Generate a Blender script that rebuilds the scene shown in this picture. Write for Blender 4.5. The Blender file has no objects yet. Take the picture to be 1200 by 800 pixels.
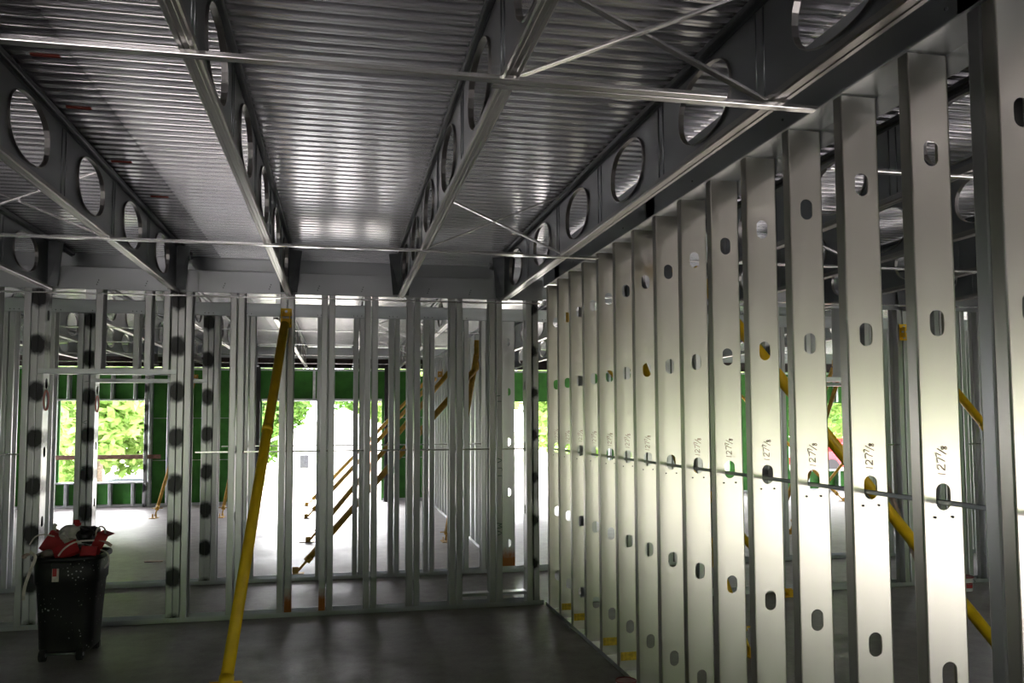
import bpy, bmesh, math, random
from mathutils import Vector, Matrix
random.seed(7)
SC = bpy.context.scene
COL = SC.collection
PI = math.pi

# ------------------------------------------------------------------ materials
def new_mat(name):
    m = bpy.data.materials.new(name); m.use_nodes = True
    nt = m.node_tree; b = nt.nodes['Principled BSDF']
    return m, nt, b

def node(nt, typ, **kw):
    n = nt.nodes.new(typ)
    for k, v in kw.items():
        if k in ('operation', 'blend_type', 'feature', 'data_type', 'interpolation', 'wave_type', 'bands_direction'):
            setattr(n, k, v)
        else:
            n.inputs[k].default_value = v
    return n

def math_n(nt, op, a, b=None):
    n = nt.nodes.new('ShaderNodeMath'); n.operation = op
    for i, v in enumerate((a, b)):
        if v is None: continue
        if isinstance(v, (int, float)): n.inputs[i].default_value = v
        else: nt.links.new(v, n.inputs[i])
    return n.outputs[0]

def ramp(nt, fac, stops):
    r = nt.nodes.new('ShaderNodeValToRGB')
    while len(r.color_ramp.elements) < len(stops): r.color_ramp.elements.new(0.5)
    for e, (p, c) in zip(r.color_ramp.elements, stops):
        e.position = p; e.color = (c[0], c[1], c[2], 1) if not isinstance(c, (int, float)) else (c, c, c, 1)
    nt.links.new(fac, r.inputs[0]); return r.outputs[0]

def mixc(nt, fac, a, b):
    n = nt.nodes.new('ShaderNodeMix'); n.data_type = 'RGBA'
    if isinstance(fac, (int, float)): n.inputs[0].default_value = fac
    else: nt.links.new(fac, n.inputs[0])
    for i, v in ((6, a), (7, b)):
        if isinstance(v, tuple): n.inputs[i].default_value = (v[0], v[1], v[2], 1)
        else: nt.links.new(v, n.inputs[i])
    return n.outputs[2]

def galv(name, c0, c1, rough, metallic=0.9, scale=14, bump=0.02, stretch=(1, 1, 1), spots=None, rust=None):
    """galvanised sheet: blotchy zinc, optional sprayed black spots (centre x, first z, pitch, radius)"""
    m, nt, b = new_mat(name)
    tc = nt.nodes.new('ShaderNodeTexCoord')
    mp = nt.nodes.new('ShaderNodeMapping'); mp.inputs['Scale'].default_value = stretch
    nt.links.new(tc.outputs['Object'], mp.inputs[0])
    n1 = node(nt, 'ShaderNodeTexNoise', Scale=scale, Detail=1.0, Roughness=0.5)
    nt.links.new(mp.outputs[0], n1.inputs['Vector'])
    col = ramp(nt, n1.outputs[0], [(0.25, c0), (0.75, c1)])
    met = None
    if spots:
        (cx, z0, pitch, rad, ax) = spots
        sp = nt.nodes.new('ShaderNodeSeparateXYZ'); nt.links.new(tc.outputs['Object'], sp.inputs[0])
        dz = math_n(nt, 'SUBTRACT', math_n(nt, 'MODULO', math_n(nt, 'ADD', sp.outputs[2], pitch * 1.5 - z0), pitch), pitch / 2)
        dx = math_n(nt, 'SUBTRACT', sp.outputs[ax], cx)
        d = math_n(nt, 'SQRT', math_n(nt, 'ADD', math_n(nt, 'MULTIPLY', dx, dx), math_n(nt, 'MULTIPLY', math_n(nt, 'MULTIPLY', dz, dz), 0.75)))
        ns = node(nt, 'ShaderNodeTexNoise', Scale=22.0, Detail=3.0); nt.links.new(tc.outputs['Object'], ns.inputs['Vector'])
        d = math_n(nt, 'ADD', d, math_n(nt, 'MULTIPLY', math_n(nt, 'SUBTRACT', ns.outputs[0], 0.5), 0.05))
        sf = ramp(nt, math_n(nt, 'DIVIDE', d, rad), [(0.62, 1.0), (1.0, 0.0)])
        col = mixc(nt, sf, col, (0.012, 0.012, 0.013))
        met = math_n(nt, 'SUBTRACT', metallic, math_n(nt, 'MULTIPLY', sf, metallic))
    if rust:
        sp = nt.nodes.new('ShaderNodeSeparateXYZ'); nt.links.new(tc.outputs['Object'], sp.inputs[0])
        ns = node(nt, 'ShaderNodeTexNoise', Scale=18.0, Detail=4.0); nt.links.new(tc.outputs['Object'], ns.inputs['Vector'])
        hh = math_n(nt, 'ADD', sp.outputs[2], math_n(nt, 'MULTIPLY', math_n(nt, 'SUBTRACT', ns.outputs[0], 0.5), 0.16))
        rf = ramp(nt, math_n(nt, 'DIVIDE', hh, rust), [(0.55, 1.0), (1.0, 0.0)])
        col = mixc(nt, rf, col, (0.42, 0.13, 0.02))
        met = math_n(nt, 'SUBTRACT', metallic, math_n(nt, 'MULTIPLY', rf, metallic))
    nt.links.new(col, b.inputs['Base Color']); b.inputs['Roughness'].default_value = rough
    if met is None: b.inputs['Metallic'].default_value = metallic
    else: nt.links.new(met, b.inputs['Metallic'])
    if bump:
        bp = node(nt, 'ShaderNodeBump', Strength=bump * 10, Distance=0.004)
        n2 = node(nt, 'ShaderNodeTexNoise', Scale=scale * 2.0, Detail=2.0); nt.links.new(mp.outputs[0], n2.inputs['Vector'])
        nt.links.new(n2.outputs[0], bp.inputs['Height']); nt.links.new(bp.outputs[0], b.inputs['Normal'])
    return m

def plain(name, c, rough=0.6, metallic=0.0, var=0.15, scale=20, c2=None):
    m, nt, b = new_mat(name)
    tc = nt.nodes.new('ShaderNodeTexCoord')
    n1 = node(nt, 'ShaderNodeTexNoise', Scale=scale, Detail=4.0); nt.links.new(tc.outputs['Object'], n1.inputs['Vector'])
    a = tuple(x * (1 - var) for x in c); z = c2 or tuple(min(1, x * (1 + var)) for x in c)
    nt.links.new(ramp(nt, n1.outputs[0], [(0.35, a), (0.65, z)]), b.inputs['Base Color'])
    b.inputs['Roughness'].default_value = rough; b.inputs['Metallic'].default_value = metallic
    return m

M = {}
M['stud'] = galv('galvanised_stud', (0.60, 0.58, 0.52), (0.68, 0.66, 0.595), 0.28, 0.97, 5, 0, (1, 1, 0.4))
M['stud_dull'] = galv('galvanised_stud_dull', (0.48, 0.485, 0.49), (0.60, 0.605, 0.61), 0.32, 0.97, 9, 0, (1, 1, 0.2))
M['spot_a'] = galv('galvanised_spotted_edge', (0.48, 0.485, 0.49), (0.60, 0.605, 0.61), 0.32, 0.97, 9, 0, (1, 1, 0.2), spots=(0.058, 0.40, 0.417, 0.098, 1))
M['spot_web'] = galv('galvanised_spotted_web', (0.48, 0.485, 0.49), (0.60, 0.605, 0.61), 0.32, 0.97, 9, 0, (1, 1, 0.2), spots=(0.03, 0.20, 0.43, 0.085, 1))
M['spot_c'] = galv('galvanised_smudged_edge', (0.36, 0.37, 0.37), (0.50, 0.51, 0.51), 0.32, 0.97, 9, 0, (1, 1, 0.2), spots=(0.058, 0.40, 0.417, 0.06, 1))
M['rusty'] = galv('galvanised_rusty_foot', (0.48, 0.485, 0.49), (0.60, 0.605, 0.61), 0.32, 0.97, 9, 0, (1, 1, 0.2), rust=0.26)
M['track'] = galv('galvanised_track', (0.48, 0.50, 0.52), (0.66, 0.68, 0.70), 0.30, 0.95, 8, 0, (0.3, 1, 1))
M['rim'] = galv('galvanised_rim', (0.40, 0.42, 0.44), (0.54, 0.56, 0.58), 0.32, 0.95, 3, 0, (0.5, 1, 1))
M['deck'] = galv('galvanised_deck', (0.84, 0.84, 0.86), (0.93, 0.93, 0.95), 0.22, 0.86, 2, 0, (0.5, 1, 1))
M['deck_dim_reflection'] = galv('galvanised_deck_dim_reflection', (0.50, 0.50, 0.52), (0.64, 0.64, 0.66), 0.23, 0.90, 2, 0, (0.5, 1, 1))  # darker base colour paints in the dimmer reflection of the left run
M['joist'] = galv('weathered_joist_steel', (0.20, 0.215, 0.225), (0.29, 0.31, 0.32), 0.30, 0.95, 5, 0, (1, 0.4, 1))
M['rim_smooth'] = galv('galvanised_header', (0.50, 0.53, 0.55), (0.62, 0.65, 0.67), 0.36, 0.80, 3, 0, (1, 0.5, 1))
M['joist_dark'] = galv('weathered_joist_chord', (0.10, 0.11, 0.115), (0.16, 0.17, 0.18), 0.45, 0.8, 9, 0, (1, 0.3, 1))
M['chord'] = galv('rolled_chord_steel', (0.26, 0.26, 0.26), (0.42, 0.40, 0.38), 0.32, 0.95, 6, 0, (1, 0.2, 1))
M['channel'] = galv('rolled_channel_steel', (0.62, 0.62, 0.62), (0.74, 0.73, 0.72), 0.22, 0.95, 12, 0, (0.3, 1, 1))
M['green'] = plain('green_sheathing', (0.042, 0.20, 0.024), 0.7, 0, 0.18, 5)
M['yellow'] = plain('yellow_paint', (0.95, 0.58, 0.012), 0.42, 0, 0.10, 9)
M['yellow_old'] = plain('worn_yellow_paint', (0.42, 0.24, 0.02), 0.5, 0, 0.25, 12)
M['bolt'] = plain('zinc_bolt', (0.6, 0.6, 0.62), 0.3, 1.0, 0.1)
M['black_steel'] = plain('black_primer_steel', (0.012, 0.012, 0.014), 0.5, 0, 0.3)
M['beam'] = plain('dark_red_primer_beam', (0.02, 0.010, 0.009), 0.6, 0, 0.3)
M['marker'] = plain('brown_marker_ink', (0.20, 0.055, 0.03), 0.8, 0, 0.1)
M['green_ink'] = plain('dark_green_marker_ink', (0.01, 0.07, 0.05), 0.8, 0, 0.1)
M['black_ink'] = plain('black_marker_ink', (0.02, 0.02, 0.02), 0.8, 0, 0.1)
M['red_ink'] = plain('red_spray_ink', (0.36, 0.045, 0.025), 0.7, 0, 0.1)
M['yellow_ink'] = plain('yellow_spray_ink', (0.55, 0.36, 0.03), 0.6, 0.2, 0.3, 40)
M['red_card'] = plain('red_carton', (0.36, 0.018, 0.022), 0.55, 0, 0.25, 9)
M['bin'] = None
M['white_paper'] = plain('crumpled_white_plastic', (0.42, 0.40, 0.37), 0.6, 0, 0.3, 14)
M['grey_wrap'] = plain('grey_wrapping', (0.16, 0.14, 0.12), 0.6, 0, 0.4, 14)
M['black_bag'] = plain('black_bag_plastic', (0.01, 0.01, 0.011), 0.35, 0, 0.3)
M['strap'] = plain('white_strapping', (0.55, 0.50, 0.44), 0.6, 0, 0.2)
M['cream_dark'] = plain('pinkish_offcut', (0.45, 0.33, 0.28), 0.7, 0, 0.2)
M['wood'] = plain('rough_sawn_wood', (0.20, 0.105, 0.075), 0.75, 0, 0.3, 12)
M['pail'] = plain('white_pail_plastic', (0.70, 0.70, 0.68), 0.45, 0, 0.15, 10)
M['lid'] = plain('dark_red_lid', (0.25, 0.012, 0.02), 0.4, 0, 0.2, 10)
M['render'] = plain('white_painted_wall', (0.85, 0.84, 0.82), 0.8, 0, 0.03)
M['roofing'] = plain('pale_roofing', (0.80, 0.80, 0.80), 0.8, 0, 0.05)
M['dark_glass'] = plain('dark_window', (0.05, 0.05, 0.06), 0.2, 0, 0.2)
M['brick'] = plain('pale_red_brick', (0.55, 0.28, 0.24), 0.8, 0, 0.3, 30)
M['car_red'] = plain('red_car_paint', (0.45, 0.02, 0.03), 0.25, 0, 0.05)
M['tyre'] = plain('black_tyre', (0.015, 0.015, 0.015), 0.8, 0, 0.1)
M['dumpster'] = plain('dark_blue_steel', (0.03, 0.035, 0.05), 0.5, 0, 0.3)
M['bark'] = plain('tree_bark', (0.22, 0.17, 0.13), 0.9, 0, 0.3)
M['wall_ext'] = plain('exterior_sheathing', (0.10, 0.115, 0.07), 0.8, 0, 0.1)

def leaf_mat(name, a, b2):
    m, nt, b = new_mat(name)
    g = nt.nodes.new('ShaderNodeNewGeometry')
    nt.links.new(ramp(nt, g.outputs['Random Per Island'], [(0.0, a), (1.0, b2)]), b.inputs['Base Color'])
    b.inputs['Roughness'].default_value = 0.6
    b.inputs['Transmission Weight'].default_value = 0.0
    tr = nt.nodes.new('ShaderNodeBsdfTranslucent'); nt.links.new(b.inputs['Base Color'].links[0].from_socket, tr.inputs[0])
    mx = nt.nodes.new('ShaderNodeMixShader'); mx.inputs[0].default_value = 0.4
    nt.links.new(b.outputs[0], mx.inputs[1]); nt.links.new(tr.outputs[0], mx.inputs[2])
    nt.links.new(mx.outputs[0], nt.nodes['Material Output'].inputs['Surface'])
    return m
M['leaf'] = leaf_mat('leaf_green', (0.20, 0.34, 0.07), (0.46, 0.62, 0.20))
M['leaf2'] = leaf_mat('leaf_deep_green', (0.08, 0.20, 0.03), (0.28, 0.46, 0.10))

def floor_mat():
    m, nt, b = new_mat('concrete_slab')
    tc = nt.nodes.new('ShaderNodeTexCoord')
    n1 = node(nt, 'ShaderNodeTexNoise', Scale=0.9, Detail=8.0, Roughness=0.65); nt.links.new(tc.outputs['Object'], n1.inputs['Vector'])
    n2 = node(nt, 'ShaderNodeTexNoise', Scale=7.0, Detail=6.0, Roughness=0.7); nt.links.new(tc.outputs['Object'], n2.inputs['Vector'])
    n3 = node(nt, 'ShaderNodeTexNoise', Scale=60.0, Detail=3.0); nt.links.new(tc.outputs['Object'], n3.inputs['Vector'])
    f = math_n(nt, 'ADD', math_n(nt, 'MULTIPLY', n1.outputs[0], 0.55), math_n(nt, 'ADD', math_n(nt, 'MULTIPLY', n2.outputs[0], 0.3), math_n(nt, 'MULTIPLY', n3.outputs[0], 0.15)))
    col = ramp(nt, f, [(0.34, (0.135, 0.122, 0.115)), (0.5, (0.285, 0.265, 0.255)), (0.64, (0.40, 0.38, 0.37))])
    nt.links.new(col, b.inputs['Base Color'])
    nt.links.new(ramp(nt, n1.outputs[0], [(0.3, 0.42), (0.7, 0.62)]), b.inputs['Roughness'])
    bp = node(nt, 'ShaderNodeBump', Strength=0.25, Distance=0.01); nt.links.new(n2.outputs[0], bp.inputs['Height'])
    nt.links.new(bp.outputs[0], b.inputs['Normal'])
    return m
M['floor'] = floor_mat()

def ground_mat():
    m, nt, b = new_mat('gravel_and_grass')
    tc = nt.nodes.new('ShaderNodeTexCoord')
    n1 = node(nt, 'ShaderNodeTexNoise', Scale=0.12, Detail=5.0); nt.links.new(tc.outputs['Object'], n1.inputs['Vector'])
    n2 = node(nt, 'ShaderNodeTexNoise', Scale=9.0, Detail=5.0); nt.links.new(tc.outputs['Object'], n2.inputs['Vector'])
    gr = ramp(nt, n2.outputs[0], [(0.3, (0.50, 0.45, 0.40)), (0.7, (0.70, 0.65, 0.59))])
    gs = ramp(nt, n2.outputs[0], [(0.3, (0.14, 0.24, 0.06)), (0.7, (0.36, 0.46, 0.16))])
    k = ramp(nt, n1.outputs[0], [(0.50, 0.0), (0.56, 1.0)])
    nt.links.new(mixc(nt, k, gr, gs), b.inputs['Base Color']); b.inputs['Roughness'].default_value = 0.9
    return m
M['ground'] = ground_mat()
M['paving'] = plain('dry_pale_paving', (0.50, 0.46, 0.42), 0.85, 0, 0.1, 3)

def bin_mat():
    m, nt, b = new_mat('black_bin_plastic')
    tc = nt.nodes.new('ShaderNodeTexCoord')
    v = node(nt, 'ShaderNodeTexVoronoi', Scale=34.0); nt.links.new(tc.outputs['Object'], v.inputs['Vector'])
    n = node(nt, 'ShaderNodeTexNoise', Scale=5.0, Detail=5.0); nt.links.new(tc.outputs['Object'], n.inputs['Vector'])
    s = ramp(nt, math_n(nt, 'ADD', v.outputs['Distance'], math_n(nt, 'MULTIPLY', math_n(nt, 'SUBTRACT', 0.62, n.outputs[0]), 0.9)), [(0.16, 1.0), (0.22, 0.0)])
    sp = nt.nodes.new('ShaderNodeSeparateXYZ'); nt.links.new(tc.outputs['Object'], sp.inputs[0])
    low = ramp(nt, math_n(nt, 'ADD', sp.outputs[2], math_n(nt, 'MULTIPLY', n.outputs[0], 0.25)), [(0.16, 0.6), (0.30, 0.0)])
    c = mixc(nt, low, (0.004, 0.004, 0.0045), (0.05, 0.047, 0.044))
    nt.links.new(mixc(nt, s, c, (0.34, 0.34, 0.34)), b.inputs['Base Color'])
    b.inputs['Roughness'].default_value = 0.55
    return m
M['bin'] = bin_mat()

# ------------------------------------------------------------------ mesh helpers
def mesh_from(bm, name):
    me = bpy.data.meshes.new(name); bm.normal_update(); bm.to_mesh(me); bm.free(); return me

def put(name, me, mat=None, parent=None, loc=(0, 0, 0), rotz=0.0):
    o = bpy.data.objects.new(name, me); COL.objects.link(o)
    if mat is not None and len(me.materials) == 0: me.materials.append(M[mat])
    if parent is not None: o.parent = parent
    o.location = loc; o.rotation_euler = (0, 0, rotz)
    return o

def tag(o, label=None, cat=None, group=None, kind=None):
    if label: o['label'] = label
    if cat: o['category'] = cat
    if group: o['group'] = group
    if kind: o['kind'] = kind
    return o

def thing(name, label, cat, loc=(0, 0, 0), group=None, rotz=0.0):
    o = bpy.data.objects.new(name, None); COL.objects.link(o); o.location = loc; o.rotation_euler = (0, 0, rotz)
    o.empty_display_size = 0.1
    return tag(o, label, cat, group)

def box(bm, x0, x1, y0, y1, z0, z1, bev=0.0):
    t = bmesh.new()
    r = bmesh.ops.create_cube(t, size=1)
    for v in t.verts:
        v.co = Vector((x0 + (v.co.x + .5) * (x1 - x0), y0 + (v.co.y + .5) * (y1 - y0), z0 + (v.co.z + .5) * (z1 - z0)))
    if bev: bmesh.ops.bevel(t, geom=list(t.edges), offset=bev, segments=2, affect='EDGES')
    merge(bm, t)

def merge(bm, t, mtx=None):
    me = bpy.data.meshes.new('tmp'); 
    if mtx is not None: bmesh.ops.transform(t, matrix=mtx, verts=t.verts)
    t.to_mesh(me); t.free(); bm.from_mesh(me); bpy.data.meshes.remove(me)

def tube(bm, pts, r, seg=10, caps=True):
    """round bar through points"""
    pts = [Vector(p) for p in pts]; rings = []
    rr = r if isinstance(r, (list, tuple)) else [r] * len(pts)
    for i, p in enumerate(pts):
        d = (pts[min(i + 1, len(pts) - 1)] - pts[max(i - 1, 0)]).normalized()
        a = Vector((0, 0, 1)) if abs(d.z) < 0.9 else Vector((1, 0, 0))
        u = d.cross(a).normalized(); v = d.cross(u).normalized()
        rings.append([bm.verts.new(p + rr[i] * (math.cos(2 * PI * k / seg) * u + math.sin(2 * PI * k / seg) * v)) for k in range(seg)])
    for a, b in zip(rings, rings[1:]):
        for k in range(seg):
            f = bm.faces.new((a[k], a[(k + 1) % seg], b[(k + 1) % seg], b[k])); f.smooth = True
    if caps:
        bm.faces.new(rings[0][::-1]); bm.faces.new(rings[-1])

def loft(bm, sections, close=True, caps=(True, True), smooth=False):
    """sections: list of equal-length rings of points"""
    R = [[bm.verts.new(p) for p in s] for s in sections]
    n = len(R[0])
    for a, b in zip(R, R[1:]):
        for k in range(n if close else n - 1):
            f = bm.faces.new((a[k], a[(k + 1) % n], b[(k + 1) % n], b[k])); f.smooth = smooth
    if caps[0] and close: bm.faces.new(R[0][::-1])
    if caps[1] and close: bm.faces.new(R[-1])
    return R

def path_profile(pts, r=0.004, seg=2):
    """round the inner corners of an open 2D path"""
    out = [Vector(pts[0])]
    for a, b, c in zip(pts, pts[1:], pts[2:]):
        a, b, c = Vector(a), Vector(b), Vector(c)
        p = b + (a - b).normalized() * r; q = b + (c - b).normalized() * r
        for i in range(seg + 1):
            t = i / seg; out.append((1 - t) ** 2 * p + 2 * t * (1 - t) * b + t * t * q)
    out.append(Vector(pts[-1])); return out

def thick(bm, t):
    bmesh.ops.recalc_face_normals(bm, faces=bm.faces)
    bmesh.ops.solidify(bm, geom=list(bm.faces), thickness=t)

def ring_pts(cx, cz, w, h, n=20, power=None):
    """obround (w<h) or superellipse"""
    pts = []
    for k in range(n):
        a = 2 * PI * k / n
        if power:
            c, s = math.cos(a), math.sin(a)
            pts.append((cx + w * math.copysign(abs(c) ** (2 / power), c), cz + h * math.copysign(abs(s) ** (2 / power), s)))
        else:
            pts.append((cx + w * math.cos(a), cz + (h - w) * (1 if math.sin(a) > 1e-6 else -1 if math.sin(a) < -1e-6 else 0) + w * math.sin(a)))
    return pts

def holed_plate(bm, u0, u1, v0, v1, holes, to3d, n=20, power=None):
    """sheet u0..u1 x v0..v1 with holes stacked along v; to3d(u, v, layer) places both skins"""
    rows = []; cur = v0
    for (cu, cv, hw, hh) in holes:
        a, b = max(cv - hh * 1.2, v0), min(cv + hh * 1.2, v1)
        if a - cur > 1e-5: rows.append((cur, a, None))
        rows.append((a, b, (cu, cv, hw, hh))); cur = b
    if v1 - cur > 1e-5: rows.append((cur, v1, None))
    for (a, b, h) in rows:
        rings = []
        for layer in (0, 1):
            C4 = [bm.verts.new(to3d(*p, layer)) for p in ((u1, b), (u0, b), (u0, a), (u1, a))]
            if h is None:
                bm.faces.new(C4); continue
            cu, cv, hw, hh = h
            R = [bm.verts.new(to3d(*p, layer)) for p in ring_pts(cu, cv, hw, hh, n, power)]
            q = n // 4
            for k in range(n):
                c = C4[k // q]
                bm.faces.new((R[k], R[(k + 1) % n], c))
                if (k + 1) % q == 0: bm.faces.new((R[(k + 1) % n], C4[((k + 1) // q) % 4], c))
            rings.append(R)
        if h:
            for k in range(n): bm.faces.new((rings[0][k], rings[0][(k + 1) % n], rings[1][(k + 1) % n], rings[1][k]))
    bmesh.ops.recalc_face_normals(bm, faces=bm.faces)

def offset_path(prof, t):
    """closed outline of an open path thickened by t to its left"""
    P = [Vector(p) for p in prof]; out = []
    for i, p in enumerate(P):
        a = P[max(i - 1, 0)]; b = P[min(i + 1, len(P) - 1)]
        d = (b - a).normalized(); out.append(p + Vector((-d.y, d.x)) * t)
    return [tuple(p) for p in P] + [tuple(p) for p in reversed(out)]

ORD = 'first second third fourth fifth sixth seventh eighth ninth tenth eleventh twelfth thirteenth fourteenth fifteenth sixteenth seventeenth eighteenth nineteenth twentieth twenty-first twenty-second twenty-third twenty-fourth'.split()

# ------------------------------------------------------------------ C-stud
W, F, T = 0.160, 0.055, 0.0016
def stud_mesh(name, z0, z1, holes=True, w=W, fl=F, seed=0):
    """web in the local XZ plane (y=0, x 0..w), flanges run to +y"""
    bm = bmesh.new()
    r = 0.005
    hz = [(w / 2 + 0.002, z, 0.030, 0.047) for z in (0.312, 0.922, 1.532, 2.141, 2.751) if z0 + 0.08 < z < z1 - 0.08] if holes else []
    holed_plate(bm, r, w - r, z0, z1, hz, lambda u, v, l: (u, T * l, v))
    for s in (0, 1):
        X = (lambda x: x) if s == 0 else (lambda x: w - x)
        prof = [(X(r), 0), (X(r * 0.3), r * 0.3), (X(0), r), (X(0), fl - 0.004), (X(0.002), fl - 0.001), (X(0.005), fl), (X(0.016), fl)]
        out = offset_path(prof, T if s == 0 else -T)
        loft(bm, [[(x, y, z0) for x, y in out], [(x, y, z1) for x, y in out]])
    bmesh.ops.recalc_face_normals(bm, faces=bm.faces)
    return mesh_from(bm, name)

# one mesh per length and finish: keep the data, change the finish per object
_sm = {}
def stud(loc, rotz, label, mat='stud_dull', z0=0.004, z1=3.10, group=None, holes=True, w=W, cat='stud', name='steel_stud'):
    key = (round(z0, 3), round(z1, 3), holes, w)
    if key not in _sm: _sm[key] = stud_mesh('steel_stud_sheet', z0, z1, holes, w); _sm[key].materials.append(M['stud_dull'])
    o = put(name, _sm[key], None, None, loc, rotz)
    o.material_slots[0].link = 'OBJECT'; o.material_slots[0].material = M[mat]
    return tag(o, label, cat, group)

# stud of a wall that runs along X with its room face at Y=yb
def stud_x(x, side, yb, label, **kw):
    # side -1: flange runs to -X from the web at x; +1: to +X
    if side < 0: return stud((x - 0.001, yb, 0), PI / 2, label, **kw)
    return stud((x + 0.001, yb + kw.get('w', W), 0), -PI / 2, label, **kw)

def track(name, label, p0, p1, face, z, leg=0.045, depth=W, cat='track', mat='track', up=True, group=None, t=0.0016):
    """U track lying along p0->p1 (2D), legs up or down; face = 2D unit vector from first leg to second"""
    p0, p1, fv = Vector(p0), Vector(p1), Vector(face)
    s = 1 if up else -1
    e = 0.003
    prof = [(-e, s * leg), (-e, 0), (depth + e, 0), (depth + e, s * leg)]
    prof = path_profile(prof, 0.004)
    bm = bmesh.new()
    R = []
    for p in (p0, p1):
        R.append([bm.verts.new((p.x + fv.x * a, p.y + fv.y * a, b)) for a, b in prof])
    for i in range(len(prof) - 1): bm.faces.new((R[0][i], R[0][i + 1], R[1][i + 1], R[1][i]))
    thick(bm, t)
    o = put(name, mesh_from(bm, name), mat, None, (0, 0, z))
    return tag(o, label, cat, group)

# ------------------------------------------------------------------ camera
cam = bpy.data.cameras.new('camera'); co = bpy.data.objects.new('camera', cam); COL.objects.link(co)
cam.sensor_width = 36; cam.sensor_fit = 'HORIZONTAL'; cam.lens = 974.62 / 1200 * 36
cam.shift_y = (428.75 - 400) / 1200
yaw, pitch, roll = 0.2036, 0.0638, -0.0037
fw = Vector((math.sin(yaw) * math.cos(pitch), math.cos(yaw) * math.cos(pitch), math.sin(pitch)))
r0 = Vector((math.cos(yaw), -math.sin(yaw), 0)); u0 = r0.cross(fw)
r1 = math.cos(roll) * r0 + math.sin(roll) * u0; u1 = -math.sin(roll) * r0 + math.cos(roll) * u0
co.matrix_world = Matrix(((r1.x, u1.x, -fw.x, 0), (r1.y, u1.y, -fw.y, 0), (r1.z, u1.z, -fw.z, 1.8074), (0, 0, 0, 1)))
SC.camera = co

XW, YB, YC, YF, YR = 1.980, 8.024, 9.78, 18.90, -4.5     # right wall, near back wall, corridor wall, far wall, rear wall
XL, XR = -9.0, 14.0
ZD = 3.43                                               # underside of the deck

# ------------------------------------------------------------------ setting
def structure(name, bm, mat):
    o = put(name, mesh_from(bm, name), mat); o['kind'] = 'structure'; return o

bm = bmesh.new(); box(bm, XL, XR, YR, YF + 0.32, -0.35, 0.0); structure('floor', bm, 'floor')
bm = bmesh.new(); box(bm, -120, 120, YF + .34, 140, -0.6, -0.36); structure('ground', bm, 'ground')
bm = bmesh.new(); box(bm, -120, 120, -120, YF + .33, -0.6, -0.36); structure('road', bm, 'paving')

def corrugated(bm, x0, x1, y0, y1, z, pitch=0.0925, depth=0.056):
    prof = []
    y = y0; i = 0
    while y < y1:
        for (f, dz) in ((0.0, depth), (0.05, 0.0), (0.26, 0.0), (0.27, 0.003), (0.35, 0.003), (0.36, 0.0), (0.56, 0.0), (0.61, depth)):
            prof.append((y + f * pitch, z + dz))
        y += pitch
    a = [bm.verts.new((x0, p, q)) for p, q in prof]; b = [bm.verts.new((x1, p, q)) for p, q in prof]
    for i in range(len(prof) - 1): bm.faces.new((a[i], a[i + 1], b[i + 1], b[i]))

# deck sheets: the sheets of the left run hang a hair lower (end lap at x=-1.19)
ce = bpy.data.objects.new('ceiling', None); COL.objects.link(ce); ce['kind'] = 'structure'
PW = 0.0925 * 7
runs = [(XL, -4.6, 0.004, 'deck_dim_reflection'), (-4.61, -1.19, 0.0, 'deck_dim_reflection'), (-1.195, 5.6, 0.004, 'deck'), (5.59, XR, 0.0, 'deck')]
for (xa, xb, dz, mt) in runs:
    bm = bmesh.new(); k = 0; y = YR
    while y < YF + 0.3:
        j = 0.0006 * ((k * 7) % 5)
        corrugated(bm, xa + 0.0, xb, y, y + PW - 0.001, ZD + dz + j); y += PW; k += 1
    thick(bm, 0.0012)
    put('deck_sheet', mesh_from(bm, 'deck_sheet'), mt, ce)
bm = bmesh.new(); box(bm, XL - .4, XR + .4, YR - .3, YF + .4, ZD + 0.065, ZD + 0.27); put('roof_board', mesh_from(bm, 'roof_board'), 'wall_ext', ce)
bm = bmesh.new()
for (x, y) in ((-1.30, 3.95), (-1.345, 4.596), (-1.36, 5.52), (-1.3, 6.35)):
    box(bm, x - 0.06, x + 0.06, y - 0.012, y + 0.010, ZD - 0.0035, ZD - 0.0005)
put('paint_mark', mesh_from(bm, 'paint_mark'), 'red_ink', ce)

# walls: sheathing with openings, framing behind it stands as separate studs
def sheathing_x(name, y0, y1, x0, x1, z0, z1, openings, mat):
    """wall along X cut by openings (xa, xb, za, zb)"""
    bm = bmesh.new()
    xs = sorted({x0, x1, *[o[0] for o in openings], *[o[1] for o in openings]})
    for a, b in zip(xs, xs[1:]):
        cuts = sorted((o[2], o[3]) for o in openings if o[0] <= a + 1e-6 and o[1] >= b - 1e-6)
        z = z0
        for (p, q) in cuts:
            if p - z > 1e-4: box(bm, a, b, y0, y1, z, p)
            z = q
        if z1 - z > 1e-4: box(bm, a, b, y0, y1, z, z1)
    return structure(name, bm, mat)
OPEN_F = [(-5.76, -4.03, 0.52, 2.23), (-1.68, 0.92, 0.0, 2.22), (3.4, 6.2, 0.0, 2.22), (11.0, 13.2, 0.52, 2.18), (1.75, 1.93, 2.80, 3.03), (6.6, 9.4, 0.52, 2.2)]  # slit opening beside the corner widened to brighten the deck
sheathing_x('wall_back', YF + 0.16, YF + 0.20, XL, XR, 0.0, 2.93, OPEN_F[:4] + [OPEN_F[5]] + [OPEN_F[4]], 'green')
OPEN_R = [(-5.0, -1.4, 0.4, 1.95), (4.4, 12.9, 0.0, 1.90)]  # unseen rear openings, placed and sized to light the stud webs
sheathing_x('wall_rear', YR - 0.2, YR - 0.16, XL, XR, 0.0, 3.43, OPEN_R, 'wall_ext')
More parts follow.
